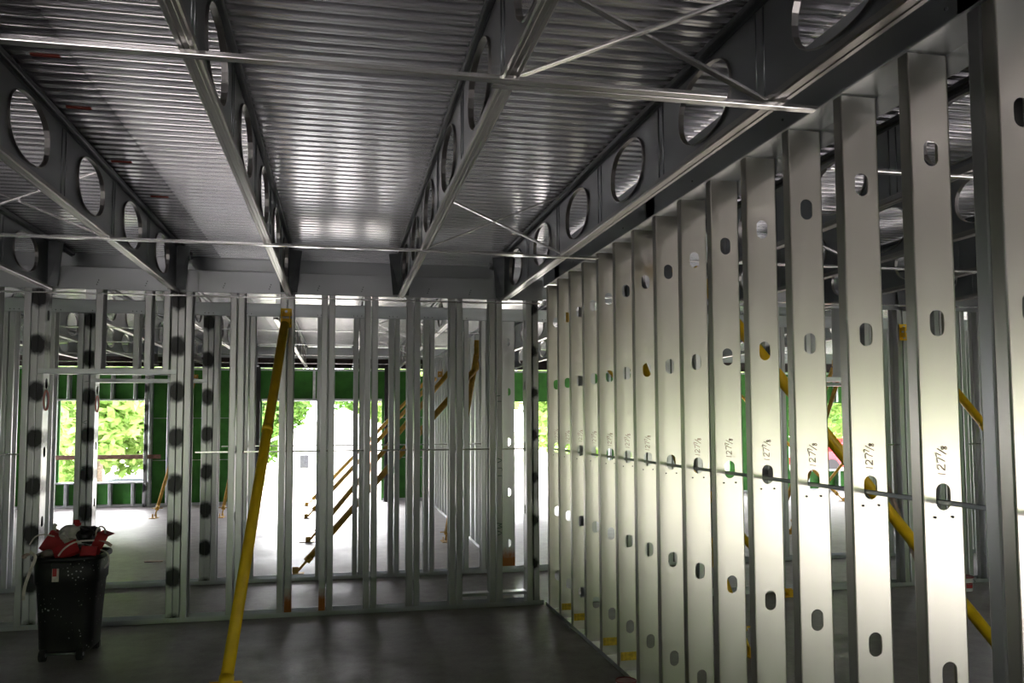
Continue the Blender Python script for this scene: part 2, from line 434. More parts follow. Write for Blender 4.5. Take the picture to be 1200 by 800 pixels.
def sheathing_y(name, x0, x1, openings, mat):
    bm = bmesh.new(); ys = sorted({YR, YF + .2, *[o[0] for o in openings], *[o[1] for o in openings]})
    for a, b in zip(ys, ys[1:]):
        o = [o for o in openings if o[0] <= a + 1e-6 and o[1] >= b - 1e-6]
        if o:
            if o[0][2] > 0: box(bm, x0, x1, a, b, 0, o[0][2])
            box(bm, x0, x1, a, b, o[0][3], 3.43)
        else: box(bm, x0, x1, a, b, 0, 3.43)
    return structure(name, bm, mat)
sheathing_y('wall_left', XL - .04, XL, [(14.5, 18.2, .5, 2.3)], 'green')  # unseen opening added to brighten the far-room floor
sheathing_y('wall_right', XR, XR + .04, [(12.5, 17.5, .5, 2.2)], 'green')  # opening added out of view on this side too, for far-room light
# joint lines of the sheathing: thin pale tape strips
bm = bmesh.new()
for z in (0.95, 1.85):
    box(bm, -3.95, -1.9, YF + 0.157, YF + 0.1595, z, z + 0.012); box(bm, 1.05, 3.38, YF + 0.157, YF + 0.1595, z, z + 0.012)
o = structure('trim_1', bm, 'track')
# far rim and beam over the wall
bm = bmesh.new(); box(bm, XL, XR, YF + 0.02, YF + 0.20, 3.17, 3.42); structure('trim_2', bm, 'rim')
bm = bmesh.new()
box(bm, XL, XR, YF - 0.06, YF + 0.14, 2.955, 2.975); box(bm, XL, XR, YF - 0.06, YF + 0.14, 3.145, 3.165); box(bm, XL, XR, YF + 0.035, YF + 0.045, 2.97, 3.15)
tag(put('steel_beam', mesh_from(bm, 'steel_beam'), 'beam'), 'dark red-primed steel beam running above the green sheathing of the far wall', 'beam')

# rims: near back wall, corridor wall, upper closure
def rim(name, y, x0, x1, z0, z1, depth, label, mat='rim', seam=None):
    bm = bmesh.new()
    prof = path_profile([(depth, z0 - 0.0), (0, z0), (0, z1), (depth, z1)], 0.006)
    A = [bm.verts.new((x0, y + a, b)) for a, b in prof]; B = [bm.verts.new((x1, y + a, b)) for a, b in prof]
    for i in range(len(prof) - 1): bm.faces.new((A[i], A[i + 1], B[i + 1], B[i]))
    thick(bm, 0.003)
    return tag(put(name, mesh_from(bm, name), mat), label, 'header')
# near back wall header in runs with butt joints: front plate with a shallow ledge on top
for i, (a, b, d) in enumerate(((-8.9, -3.6, 'far end, past the spotted jamb post'), (-3.598, -1.29, 'over the bin and the framed opening'), (-1.285, -0.44, 'between the second and third joist'), (-0.435, 0.60, 'between the third and fourth joist'), (0.605, 1.972, 'beside the wide-stud wall'))):
    o = rim('rim_track', YB - 0.006 - 0.002 * (i % 2), a, b, 2.985, 3.19, 0.006, 'bent steel header plate on the near back wall, ' + d)
    bm = bmesh.new()
    xs = a + 0.2
    while xs < b - 0.1:
        for dz in (0.05, 0.075, 0.10):
            tube(bm, [(xs + dz * .3, YB - 0.016, 2.99 + dz * .8), (xs + dz * .3, YB - 0.006, 2.99 + dz * .8)], 0.0055, 6)
        xs += 0.41
    put('screw', mesh_from(bm, 'screw'), 'joist_dark', o)
rim('rim_track', YB - 0.006, 2.16, 13.9, 2.985, 3.19, 0.006, 'bent steel header plate on the near back wall beyond the wide-stud wall')
o = rim('trim_3', 8.72, XL + .02, XR - .02, 3.10, 3.484, 0.03, 'upper steel closure strip closing the gap under the deck')
for k_ in ('label', 'category'): del o[k_]
o['kind'] = 'structure'
for i, (a, b, d) in enumerate(((-8.9, -2.0, 'behind the bin side'), (-1.995, 2.3, 'between the spotted post and the corner'), (2.305, 13.9, 'beyond the wide-stud wall'))):
    o = rim('rim_track', YC - 0.006, a, b, 2.985, 3.13, 0.006, 'pale steel header strip on the corridor stud wall, ' + d, 'track')
    bm = bmesh.new(); xs = a + 0.13
    while xs < b - 0.1:
        for dx in (-0.04, 0.0, 0.05): tube(bm, [(xs + dx, YC - 0.014, 3.01), (xs + dx, YC - 0.006, 3.01)], 0.006, 6)
        xs += 0.41
    put('screw', mesh_from(bm, 'screw'), 'joist_dark', o)

# right wall header (closure) with bottom flange and far leg
bm = bmesh.new()
prof = path_profile([(-0.002, 3.42), (-0.002, 3.123), (0.168, 3.123), (0.168, 3.035)], 0.004)
A = [bm.verts.new((XW - 0.002 + a, YR + .2, b)) for a, b in prof]; B = [bm.verts.new((XW - 0.002 + a, YB - 0.02, b)) for a, b in prof]
for i in range(len(prof) - 1): bm.faces.new((A[i], A[i + 1], B[i + 1], B[i]))
thick(bm, 0.002)
o = tag(put('rim_track', mesh_from(bm, 'rim_track'), 'rim_smooth'), 'long bent steel header running on top of the wide-stud wall', 'header')
bm = bmesh.new(); 
for y in (2.35, 3.4, 4.4, 5.6, 6.9): tube(bm, [(XW - 0.012, y, 3.17), (XW - 0.001, y, 3.17)], 0.006, 6)
put('screw', mesh_from(bm, 'screw'), 'joist_dark', o)
bm = bmesh.new(); 
for y in (2.30, 5.15, 7.55): box(bm, XW - 0.006, XW - 0.0035, y - .16, y + .002, 3.126, 3.41)
put('splice_plate', mesh_from(bm, 'splice_plate'), 'rim', o)

# ------------------------------------------------------------------ handwriting
GL = {'1': [[(.35, 0), (.45, 1)]], '2': [[(.1, .8), (.3, 1), (.6, .95), (.65, .7), (.35, .35), (.05, .02), (.7, .05)]],
      '7': [[(.05, .9), (.65, 1), (.45, .5), (.25, 0)]], '/': [[(0, -.1), (.75, 1.15)]],
      '8': [[(.55, .85), (.3, 1), (.1, .8), (.3, .55), (.55, .3), (.4, .02), (.12, .1), (.2, .4), (.5, .65), (.6, .85)]],
      'V': [[(0, 1), (.35, 0), (.7, 1)]], 'W': [[(0, 1), (.2, 0), (.4, .7), (.6, 0), (.8, 1)]], 'L': [[(.1, 1), (.1, 0), (.7, 0)]],
      'I': [[(.3, 0), (.3, 1)]], 'C': [[(.7, .9), (.3, 1), (.05, .5), (.3, 0), (.7, .1)]], '0': [[(.35, 1), (.05, .5), (.35, 0), (.65, .5), (.35, 1)]],
      'H': [[(.05, 0), (.05, 1)], [(.65, 0), (.65, 1)], [(.05, .5), (.65, .5)]], '6': [[(.6, 1), (.15, .5), (.1, .15), (.35, 0), (.6, .2), (.5, .45), (.12, .35)]]}
def strokes(spec, jit=0.0):
    """spec: list of (char, x, y, size) -> polylines"""
    out = []
    for ch, x, y, s in spec:
        for pl in GL[ch]:
            out.append([(x + (p[0] + random.uniform(-jit, jit)) * s, y + (p[1] + random.uniform(-jit, jit)) * s) for p in pl])
    return out
def ribbon(polys, hw, to3d, name):
    bm = bmesh.new()
    for pl in polys:
        P = [Vector(p) for p in pl]
        # resample with smoothing
        Q = []
        for i in range(len(P) - 1):
            p0 = P[max(i - 1, 0)]; p1 = P[i]; p2 = P[i + 1]; p3 = P[min(i + 2, len(P) - 1)]
            for t in (0, .34, .67):
                Q.append(0.5 * ((2 * p1) + (p2 - p0) * t + (2 * p0 - 5 * p1 + 4 * p2 - p3) * t * t + (3 * p1 - p0 - 3 * p2 + p3) * t ** 3))
        Q.append(P[-1]); prev = None
        for i, q in enumerate(Q):
            d = Q[min(i + 1, len(Q) - 1)] - Q[max(i - 1, 0)]
            d = d.normalized() if d.length > 1e-9 else Vector((1, 0)); n = Vector((-d.y, d.x)) * hw
            a = bm.verts.new(to3d(*(q + n))); b = bm.verts.new(to3d(*(q - n)))
            if prev: bm.faces.new((prev[0], prev[1], b, a))
            prev = (a, b)
    return mesh_from(bm, name)
DIM = [('1', 0, 0, .030), ('2', .024, 0, .030), ('7', .050, 0, .032), ('7', .072, .014, .022), ('/', .080, -.004, .030), ('8', .096, -.008, .022)]

# ------------------------------------------------------------------ right wall: wide studs seen web-on
S = 0.4064; Y0 = 2.1518
NR = 14
dim_meshes = []
for v in range(3):
    me = ribbon(strokes(DIM, 0.05), 0.0014, lambda a, b: (W * 0.58 - b, -0.0022, 1.592 + a), 'dimension_mark'); me.materials.append(M['marker']); dim_meshes.append(me)
bm = bmesh.new(); holed = []
box(bm, 0.008, W - 0.01, -0.0030, -0.0021, 0.075, 0.135); yel = mesh_from(bm, 'paint_band'); yel.materials.append(M['yellow_ink'])
bm = bmesh.new()
for xx in (0.045, 0.115): tube(bm, [(xx, -0.0050, 1.462), (xx, -0.0018, 1.462)], 0.0045, 8)
scr = mesh_from(bm, 'screw'); scr.materials.append(M['black_steel'])
bm = bmesh.new()
box(bm, 0.050, 0.098, -0.0040, -0.0022, 1.478, 1.512)
clipm = mesh_from(bm, 'bridging_clip'); clipm.materials.append(M['track'])
for k in range(NR + 1):
    y = Y0 + S * k
    if y > YB - 0.1: break
    n = NR - k
    if k == 0: lab = 'wide steel stud nearest the camera in the long right wall'
    else: lab = '%s wide steel stud %s handwritten size, counted from the corner, long right wall' % (ORD[NR - k], 'with' if k != 7 else 'without')
    o = stud((XW, y, 0), 0.0, lab, mat='stud', z1=3.115, group='wide studs of the right wall')
    if k not in (0, 7):
        put('dimension_mark', dim_meshes[k % 3], None, o, (0, 0, random.uniform(-.01, .01)))
    put('screw', scr, None, o)
    if k in (9, 10, 13, 12): put('paint_band', yel, None, o)
stud((XW + W, Y0 + 0.118, 0), PI, 'steel stud boxed toe to toe behind the one nearest the camera, right wall', mat='stud_dull', z1=3.115)
for i, dy in enumerate((-.8, -1.6, -2.4, -3.2, -4.0)):
    stud((XW, Y0 + dy, 0), 0.0, '%s right-wall stud behind the camera' % ORD[i], mat='stud', z1=3.115, group='wide studs of the right wall') if False else None
o = track('floor_track', 'steel floor track under the studs of the long right wall', (XW, 1.2), (XW, YB - 0.03), (1, 0), 0.001, leg=0.035)
# bridging channel through the knock-outs
def channel_mesh(length, w=0.034, h=0.014, t=0.0016, flip=False):
    bm = bmesh.new(); s = -1 if flip else 1
    prof = path_profile([(-w / 2, s * h), (-w / 2, 0), (w / 2, 0), (w / 2, s * h)], 0.003)
    A = [bm.verts.new((0, a, b)) for a, b in prof]; B = [bm.verts.new((length, a, b)) for a, b in prof]
    for i in range(len(prof) - 1): bm.faces.new((A[i], A[i + 1], B[i + 1], B[i]))
    thick(bm, t); return mesh_from(bm, 'channel')
def channel(label, p0, p1, w=0.034, h=0.014, mat='channel', flip=False, roll=0.0, cat='channel', name='bridging_channel'):
    p0, p1 = Vector(p0), Vector(p1); d = p1 - p0
    o = put(name, channel_mesh(d.length, w, h, 0.0016, flip), mat)
    q = d.to_track_quat('X', 'Z'); o.rotation_mode = 'QUATERNION'
    from mathutils import Quaternion
    o.rotation_quaternion = q @ Quaternion((1, 0, 0), roll); o.location = p0
    return tag(o, label, cat)
channel('thin steel bridging channel threaded through the punched holes of the long right wall', (XW + 0.074, 1.9, 1.507), (XW + 0.074, YB - 0.15, 1.507), mat='joist')

# ------------------------------------------------------------------ near back wall (y=YB): doubled studs, posts, framed opening
def pair(x, yb, where, mats=('stud_dull', 'stud_dull'), z1=3.10, group=None, z0=0.004):
    a = stud_x(x - 0.006, -1, yb, 'outer stud of ' + where, mat=mats[0], z1=z1, z0=z0, group=group)
    b = stud_x(x + 0.006, +1, yb, 'corner-side stud of ' + where, mat=mats[1], z1=z1, z0=z0, group=group)
    return a, b
near = [1.494, 1.10, 0.69, 0.287, -0.118, -0.495, -0.94]
for i, x in enumerate(near):
    mats = ('stud_dull', 'stud_dull')
    if i == 4: mats = ('rusty', 'stud_dull')
    if i == 5: mats = ('stud_dull', 'rusty')
    a, b = pair(x, YB, 'the %s doubled pair from the corner, near back wall' % ORD[i], mats, group='doubled studs of the near back wall')
    if i == 0:
        gm = [('I', .0, .01, .04), ('I', .04, .0, .04), ('V', .50, 0, .045), ('L', .57, 0, .04), ('I', .62, 0, .04), ('W', 1.0, 0, .05), ('V', 1.06, 0, .045)]
        me = ribbon(strokes(gm, .06), 0.0022, lambda p, q: (-0.0006 + 0.0 * p, 0.045 - q, 0), 'x')
        bpy.data.meshes.remove(me)
        me = ribbon(strokes(gm, .06), 0.0025, lambda p, q: (W + 0.0022, 0.05 - q * 1.0, 2.05 - p * 1.25), 'marker_writing')
        put('marker_writing', me, 'green_ink', b)
# corner stack where the two walls meet
for i, (x, s) in enumerate(((1.80, 1), (1.925, -1))):
    stud_x(x, s, YB, '%s stud of the corner post where back wall meets the wide-stud wall' % ('outer', 'inner')[i], mat='stud_dull' if i == 0 else 'spot_c')
# jamb posts of the framed opening
def post(xs, yb, where, mats, group=None, z1=3.10):
    L = []
    for i, ((x, s), m) in enumerate(zip(xs, mats)):
        L.append(stud_x(x, s, yb, '%s stud of %s' % (('left', 'middle', 'right')[i], where), mat=m, z1=z1, group=group))
    return L
p1 = post([(-2.690, -1), (-2.686, 1), (-2.570, -1)], YB, 'the black-spotted jamb post behind the bin', ['stud_dull', 'spot_a', 'spot_a'])
p2 = post([(-1.517, 1), (-1.400, -1), (-1.396, 1)], YB, 'the black-spotted jamb post beside the bin', ['spot_a', 'spot_a', 'stud_dull'])
def ellipse_mark(parent, to3d, name='red_ring'):
    pl = [(0.02 * math.cos(2 * PI * k / 18), 0.085 * math.sin(2 * PI * k / 18)) for k in range(19)]
    put(name, ribbon([pl], 0.009, to3d, name), 'red_ink', parent)
ellipse_mark(p1[2], lambda a, b: (0.08 + a * 3.0, -0.0028, 1.99 + b))
pair(-3.02, YB, 'the doubled pair just past the spotted jamb post, near back wall', group='doubled studs of the near back wall')
pair(-3.45, YB, 'the second doubled pair past the spotted jamb post, near back wall', group='doubled studs of the near back wall')
pair(-3.9, YB, 'the third doubled pair past the spotted jamb post, near back wall', group='doubled studs of the near back wall')
track('opening_header', 'pale steel head track of the framed opening above the bin', (-2.62, YB - 0.006), (-1.46, YB - 0.006), (0, 1), 2.225, leg=0.045, cat='header')
for i, x in enumerate((-2.16, -1.745)):
    stud_x(x, 1, YB, '%s short cripple stud above the framed opening of the near back wall' % ('left', 'right')[i], z0=2.232, holes=False, cat='stud', name='cripple_stud')
stud_x(-1.53, -1, YB, 'short cripple stud against the spotted jamb post, above the framed opening', z0=2.232, holes=False, name='cripple_stud')
FT = [(-8.9, -3.0, 'far run past the spotted jamb post'), (-2.998, -1.15, 'run behind the bin'), (-1.148, 1.965, 'run towards the corner')]
for a, b, d in FT:
    o = track('floor_track', 'steel floor track of the near back wall, ' + d, (a, YB), (b, YB), (0, 1), 0.001, leg=0.045)
    if d.startswith('run behind'):
        gm = [('C', .0, 0, .028), ('0', .03, 0, .028), ('6', .06, 0, .028), ('0', .09, 0, .028)]
        put('marker_writing', ribbon(strokes(gm, .05), .0016, lambda p, q: (-1.53 + p, YB - 0.0065, 0.012 + q), 'marker_writing'), 'strap', o)
        put('marker_writing', ribbon(strokes(gm, .05), .0016, lambda p, q: (-2.74 + p, YB - 0.0065, 0.012 + q), 'marker_writing'), 'strap', o)
for i, (a, b) in enumerate(((1.16, 1.43), (1.56, 1.80))):
    track('blocking_track', 'short blocking track between studs by the corner, %s one' % ('outer', 'inner')[i], (a, YB + 0.03), (b, YB + 0.03), (0, 1), 0.135, leg=0.03, depth=0.10, up=False)
channel('thin bridging channel through the near back wall studs', (-1.30, YB + 0.08, 1.507), (1.90, YB + 0.08, 1.507))
channel('thin bridging channel at the far end of the near back wall, past the spotted post', (-3.98, YB + 0.08, 1.507), (-2.72, YB + 0.08, 1.507))
# continuation of the near back wall beyond the wide-stud wall
for i, x in enumerate((2.45, 3.05, 3.66)):
    pair(x, YB, 'the %s doubled pair beyond the wide-stud wall, near back wall' % ORD[i], group='doubled studs beyond the wide-stud wall')
post([(4.380, 1), (4.497, -1), (4.501, 1)], YB, 'the black-spotted jamb post beyond the wide-stud wall', ['spot_a', 'spot_a', 'stud_dull'])
post([(5.62, -1), (5.624, 1), (5.74, 1)], YB, 'the plain jamb post beyond the wide-stud wall', ['stud_dull'] * 3)
pr6 = pair(6.03, YB, 'the doubled pair carrying a yellow bracket beyond the wide-stud wall', group='doubled studs beyond the wide-stud wall')
for i, x in enumerate((6.50, 6.75, 7.05, 7.5)):
    pair(x, YB, 'the %s doubled pair past the bracketed pair beyond the wide-stud wall' % ORD[i], group='doubled studs beyond the wide-stud wall')
track('opening_header', 'pale steel head track of the opening beyond the wide-stud wall', (4.46, YB - 0.006), (5.63, YB - 0.006), (0, 1), 2.20, leg=0.045, cat='header')
for i, x in enumerate((4.86, 5.27)):
    stud_x(x, 1, YB, '%s short cripple stud over the opening beyond the wide-stud wall' % ('first', 'second')[i], z0=2.207, holes=False, name='cripple_stud')
track('floor_track', 'steel floor track of the near back wall beyond the wide-stud wall', (2.16, YB), (13.9, YB), (0, 1), 0.001, leg=0.045)
channel('thin bridging channel through the back wall studs beyond the wide-stud wall', (5.7, YB + 0.08, 1.507), (8.0, YB + 0.08, 1.507))

# ------------------------------------------------------------------ corridor wall (y=YC)
cor = [1.43, 1.024, 0.617, 0.21, -0.20, -0.60, -1.01]
for i, x in enumerate(cor):
    pair(x, YC, 'the %s doubled pair from the corner, corridor wall' % ORD[i], group='doubled studs of the corridor wall')
q1 = post([(-2.745, -1), (-2.741, 1), (-2.612, -1)], YC, 'the spotted corridor-wall post behind the bin', ['stud_dull', 'spot_a', 'spot_a'])
ellipse_mark(q1[2], lambda a, b: (0.08 + a * 3.0, -0.0028, 1.99 + b))
gm = [('I', .0, .01, .05), ('C', .10, .0, .05), ('V', .40, 0, .05), ('L', .50, 0, .05), ('W', .85, 0, .05)]
put('marker_writing', ribbon(strokes(gm, .06), .0025, lambda p, q: (W + 0.0022, 0.012 + q * .8, 2.25 - p * 1.1), 'marker_writing'), 'green_ink', q1[1])
post([(-1.510, 1), (-1.395, -1), (-1.391, 1)], YC, 'the spotted corridor-wall post between the bin and the yellow prop', ['spot_a', 'spot_a', 'stud_dull'])
post([(1.70, -1), (1.704, 1), (1.84, 1)], YC, 'the corridor-wall post beside the corner', ['stud_dull'] * 3)
for i, x in enumerate((2.26, 2.85, 3.45, 4.05, 4.65)):
    pair(x, YC, 'the %s doubled corridor-wall pair past the corner, beyond the wide-stud wall' % ORD[i], group='corridor wall studs beyond the wide-stud wall')
for i, x in enumerate((-3.10, -3.49, -3.9)):
    pair(x, YC, 'the %s doubled corridor-wall pair past the spotted post behind the bin' % ORD[i], group='doubled studs of the corridor wall')
track('opening_header', 'steel head track of the corridor-wall opening behind the bin', (-2.66, YC - 0.006), (-1.46, YC - 0.006), (0, 1), 2.225, leg=0.04, cat='header')
for i, x in enumerate((-2.24, -1.80)):
    stud_x(x, 1, YC, '%s short cripple stud over the corridor-wall opening behind the bin' % ('left', 'right')[i], z0=2.232, holes=False, name='cripple_stud')
post([(5.50, -1), (5.504, 1), (5.62, -1)], YC, 'the corridor-wall post at the red car view', ['stud_dull'] * 3)
post([(7.0, 1), (7.115, -1), (7.12, 1)], YC, 'the far corridor-wall post past the red car view', ['stud_dull'] * 3)
track('opening_header', 'steel head track of the corridor-wall opening framing the red car', (5.58, YC - 0.006), (7.05, YC - 0.006), (0, 1), 2.225, leg=0.04, cat='header')
for i, x in enumerate((6.05, 6.5)):
    stud_x(x, 1, YC, '%s short cripple stud over the corridor-wall opening framing the red car' % ('first', 'second')[i], z0=2.232, holes=False, name='cripple_stud')
for i, x in enumerate((7.5, 7.9, 8.3, 8.7)):
    pair(x, YC, 'the %s doubled corridor-wall pair past the red car view' % ORD[i], group='corridor wall studs beyond the wide-stud wall')
for a, b, d in ((-8.9, -2.2, 'behind the bin'), (-2.198, 2.1, 'in front of the bright room'), (2.102, 13.9, 'beyond the wide-stud wall')):
    track('floor_track', 'steel floor track of the corridor wall, ' + d, (a, YC), (b, YC), (0, 1), 0.001, leg=0.045)
channel('thin bridging channel through the corridor wall studs', (-1.30, YC + 0.08, 1.507), (1.66, YC + 0.08, 1.507))

# ------------------------------------------------------------------ partition leading away in the far room
yp = 9.98; i = 0
while yp < YF - 0.25:
    stud((1.93, yp, 0), 0.0, '%s stud of the partition leading away in the far room' % ORD[i], mat='rusty' if i == 0 else 'stud_dull', z1=3.10, group='studs of the far partition')
    yp += 0.4064; i += 1
track('floor_track', 'steel floor track of the partition leading away in the far room', (1.93, 9.96), (1.93, YF - 0.1), (1, 0), 0.001, leg=0.045)
track('head_track', 'steel head track on top of the partition in the far room', (1.93, 9.96), (1.93, YF - 0.1), (1, 0), 3.110, leg=0.05, up=False)

# ------------------------------------------------------------------ far wall framing
def fstud(x, z0, z1, lab, side=1): return stud_x(x, side, YF, lab, z0=z0, z1=z1, holes=False, w=0.15, mat='track', group='far wall studs', name='steel_stud')
i = 0
for x in (-5.6, -5.2, -4.75, -4.3):
    fstud(x, 0.03, 0.49, '%s short stud under the tree window of the far wall' % ORD[i]); fstud(x, 2.26, 2.92, '%s short stud over the tree window of the far wall' % ORD[i]); i += 1
i = 0
for x in (-1.35, -0.60, -0.18, 0.30, 0.72):
    fstud(x, 2.25, 2.92, '%s short stud over the bright doorway of the far wall' % ORD[i]); i += 1
i = 0
for x in (-3.62, -3.2, -2.8, -2.35, -1.95, 1.25, 1.6, 2.35, 2.75, 3.15, 3.38, 6.25, 6.45):
    fstud(x, 0.004, 2.92, '%s full-height far-wall stud on green sheathing, counted from the tree window' % ORD[i]); i += 1
for n, (x, s) in enumerate(((-5.80, -1), (-3.98, 1), (-6.2, -1), (-6.6, -1))):
    fstud(x, 0.004, 2.92, ('jamb stud at the outer side of the tree window', 'jamb stud at the inner side of the tree window', 'first far-wall stud past the tree window', 'second far-wall stud past the tree window')[n], s)
post([(-3.98, -1)], YF - 0.17, 'the dark-spotted post beside the tree window, far wall', ['spot_a'])
i = 0
for x in (11.4, 11.85, 12.25, 12.7):
    fstud(x, 0.03, 0.49, '%s short stud under the red car window of the far wall' % ORD[i]); fstud(x, 2.21, 2.92, '%s short stud over the red car window' % ORD[i]); i += 1
track('sill_track', 'bright steel sill track of the tree window', (-5.79, YF - 0.005), (-3.99, YF - 0.005), (0, 1), 0.52, leg=0.035, up=False, depth=0.16, cat='sill')
track('head_track', 'steel head track over the tree window', (-5.79, YF - 0.005), (-3.99, YF - 0.005), (0, 1), 2.23, leg=0.035, depth=0.16, cat='header')
track('sill_track', 'bright steel sill track of the red car window', (11.0, YF - 0.005), (13.2, YF - 0.005), (0, 1), 0.52, leg=0.035, up=False, depth=0.16, cat='sill')
track('head_track', 'steel head track over the bright doorway', (-1.68, YF - 0.005), (0.92, YF - 0.005), (0, 1), 2.225, leg=0.05, depth=0.16, cat='header')
track('plate_track', 'pale top track along the green far wall', (XL + .1, YF - 0.005), (XR - .1, YF - 0.005), (0, 1), 2.935, leg=0.04, up=False, depth=0.15)
for a, b, d in ((XL + .1, -1.72, 'under the tree window'), (0.95, 3.38, 'between the two bright openings'), (6.22, XR - .1, 'under the red car window')):
    track('floor_track', 'pale floor track of the green far wall, ' + d, (a, YF), (b, YF), (0, 1), 0.001, leg=0.045, depth=0.15)
for x, d in ((-1.755, 'left'), (1.02, 'right')):
    bm = bmesh.new()
    for zz in ((0.012, 2.95),):
        box(bm, x - 0.055, x + 0.055, YF - 0.22, YF - 0.205, *zz); box(bm, x - 0.055, x + 0.055, YF - 0.09, YF - 0.075, *zz); box(bm, x - 0.006, x + 0.006, YF - 0.206, YF - 0.089, *zz)
    box(bm, x - 0.09, x + 0.09, YF - 0.25, YF - 0.05, 0.0, 0.014)
    tag(put('steel_column', mesh_from(bm, 'steel_column'), 'black_steel'), 'black steel column standing at the %s side of the bright doorway' % d, 'column')
# board nailed across the tree window
bm = bmesh.new(); box(bm, -5.9, -3.72, YF - 0.05, YF - 0.012, 1.00, 1.09, 0.004)
tag(put('timber_board', mesh_from(bm, 'timber_board'), 'wood'), 'brown timber board fixed across the tree window of the far wall', 'board')

# ------------------------------------------------------------------ joists
def joist(x, y0, y1, first, label, pitch=1.01, group='perforated roof joists', zb=2.97, plates=True, end=True, wide=0.058, sk=False):
    root = thing('roof_joist', label, 'joist', (x, 0, 0), group)
    zt = ZD - 0.003
    hs = []; c = first
    while c - pitch > y0 + 0.45: c -= pitch
    while c < y1 - 0.42: hs.append(c); c += pitch
    bm = bmesh.new(); zc = (zb + ZD) / 2
    holed_plate(bm, zb + 0.02, zt - 0.02, y0, y1, [(zc, c, 0.158, 0.262) for c in hs], lambda u, v, l: (-.0015 + .003 * l, v, u), 28, 2.35)
    if plates:
        for yy in [c - .5 for c in hs[1:]]:
            for sx in (-1, 1):
                for dy in (-.03, .03): tube(bm, [(sx * .0015, yy + dy, zb + .05), (sx * .0015, yy + dy, zt - .05)], 0.004, 6)
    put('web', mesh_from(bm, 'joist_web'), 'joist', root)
    # rolled edge round every hole, one part each
    global _hf
    if '_hf' not in globals():
        bm = bmesh.new(); pts = ring_pts(0, 0, 0.158, 0.262, 28, 2.35); secs = []
        for (u, v) in pts:
            L = math.hypot(u, v); nu, nv = u / L, v / L
            secs.append([(0.013, v, u), (0.013, v + nv * .004, u + nu * .004), (-0.013, v + nv * .004, u + nu * .004), (-0.013, v, u)])
        secs.append(secs[0]); loft(bm, secs, True, (False, False))
        _hf = mesh_from(bm, 'joist_hole_flange'); _hf.materials.append(M['chord'])
    for c in hs:
        if c > 1.0: put('hole_flange', _hf, None, root, (0, c, zc))
    # chords: rolled, hollow-looking sections with a groove
    h = wide / 2
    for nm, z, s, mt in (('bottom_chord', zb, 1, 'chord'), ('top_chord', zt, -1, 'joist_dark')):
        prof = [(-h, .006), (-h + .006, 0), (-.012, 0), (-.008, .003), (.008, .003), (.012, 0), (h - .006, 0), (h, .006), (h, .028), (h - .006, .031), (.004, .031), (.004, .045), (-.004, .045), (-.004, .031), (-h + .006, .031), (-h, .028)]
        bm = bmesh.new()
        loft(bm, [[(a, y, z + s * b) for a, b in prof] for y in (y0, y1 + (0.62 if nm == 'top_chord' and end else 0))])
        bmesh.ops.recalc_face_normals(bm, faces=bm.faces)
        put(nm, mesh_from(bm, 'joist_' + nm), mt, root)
    if plates:
        bm = bmesh.new()
        for sx in (-1, 1):
            loft(bm, [[(sx * .004, y1 - .05, zb + .03), (sx * .004, y1 - .05, zt - .03), (sx * .004, y1 - .045, zt - .03), (sx * .004, y1 - .045, zb + .03)],
                      [(sx * .075, y1 - .012, zb + .03), (sx * .115, y1 - .012, zt - .03), (sx * .115, y1 - .006, zt - .03), (sx * .075, y1 - .006, zb + .03)]])
        bmesh.ops.recalc_face_normals(bm, faces=bm.faces)
        put('end_clip', mesh_from(bm, 'joist_end_clip'), 'joist_dark', root)
    return root
JY = YB - 0.025
joist(-2.545, YR + .2, JY, 7.42, 'perforated roof joist at the picture edge, fourth from the wide-stud wall')
joist(-1.475, YR + .2, JY, 4.29, 'perforated roof joist above the bin, third from the wide-stud wall')
joist(-0.481, YR + .2, JY, 3.27, 'perforated roof joist ending over the near yellow prop')
joist(0.561, YR + .2, JY, 3.35, 'perforated roof joist carrying one end of the near cross brace')
joist(1.571, YR + .2, JY, 3.36, 'perforated roof joist running close beside the wide-stud wall', wide=0.070)
joist(-3.58, YR + .2, JY, 4.0, 'perforated roof joist beyond the picture edge')
for i, x in enumerate((2.93, 3.96, 5.0, 6.05, 7.1, 8.2)):
    joist(x, YR + .2, JY, 3.42, '%s roof joist past the wide-stud wall' % ORD[i], group='roof joists past the wide-stud wall')
for i, x in enumerate((-4.83, -3.81, -2.79, -1.765, -0.745, 0.275, 1.30, 2.9, 3.95, 5.0, 6.1, 7.2)):
    joist(x, YC + .2, YF - 0.1, 12.0, '%s roof joist of the far room, counted from the tree window side' % ORD[i], group='roof joists of the far room', end=False, plates=False)

# bridging channels under the joists and the X braces between them
def double_channel(label, y, x0, x1, z, tilt=0.0):
    return channel(label, (x0, y, z), (x1, y, z + tilt), w=0.036, h=0.016, flip=False)
double_channel('front ceiling bridging channel crossing under the joists, long lower run', 2.70, -3.2, 1.34, 2.948)
channel('front ceiling bridging channel, short overlapping run ending at the wide-stud wall', (0.50, 2.742, 2.946), (1.72, 2.742, 2.946), w=0.036, h=0.016)
channel('mid-room ceiling bridging channel, long run', (-3.4, 5.62, 2.95), (1.24, 5.62, 2.95), w=0.036, h=0.016)
channel('mid-room ceiling bridging channel, short run ending at the wide-stud wall', (1.05, 5.66, 2.95), (1.80, 5.66, 2.95), w=0.036, h=0.016)
channel('ceiling bridging channel just in front of the back wall header', (-3.9, 7.93, 2.925), (1.92, 7.93, 2.933), w=0.034, h=0.014)
for i, y in enumerate((3.4, 5.64, 7.5)):
    channel('%s bridging channel under the joists past the wide-stud wall' % ORD[i], (2.2, y, 2.95), (9.0, y, 2.95), w=0.034, h=0.014)
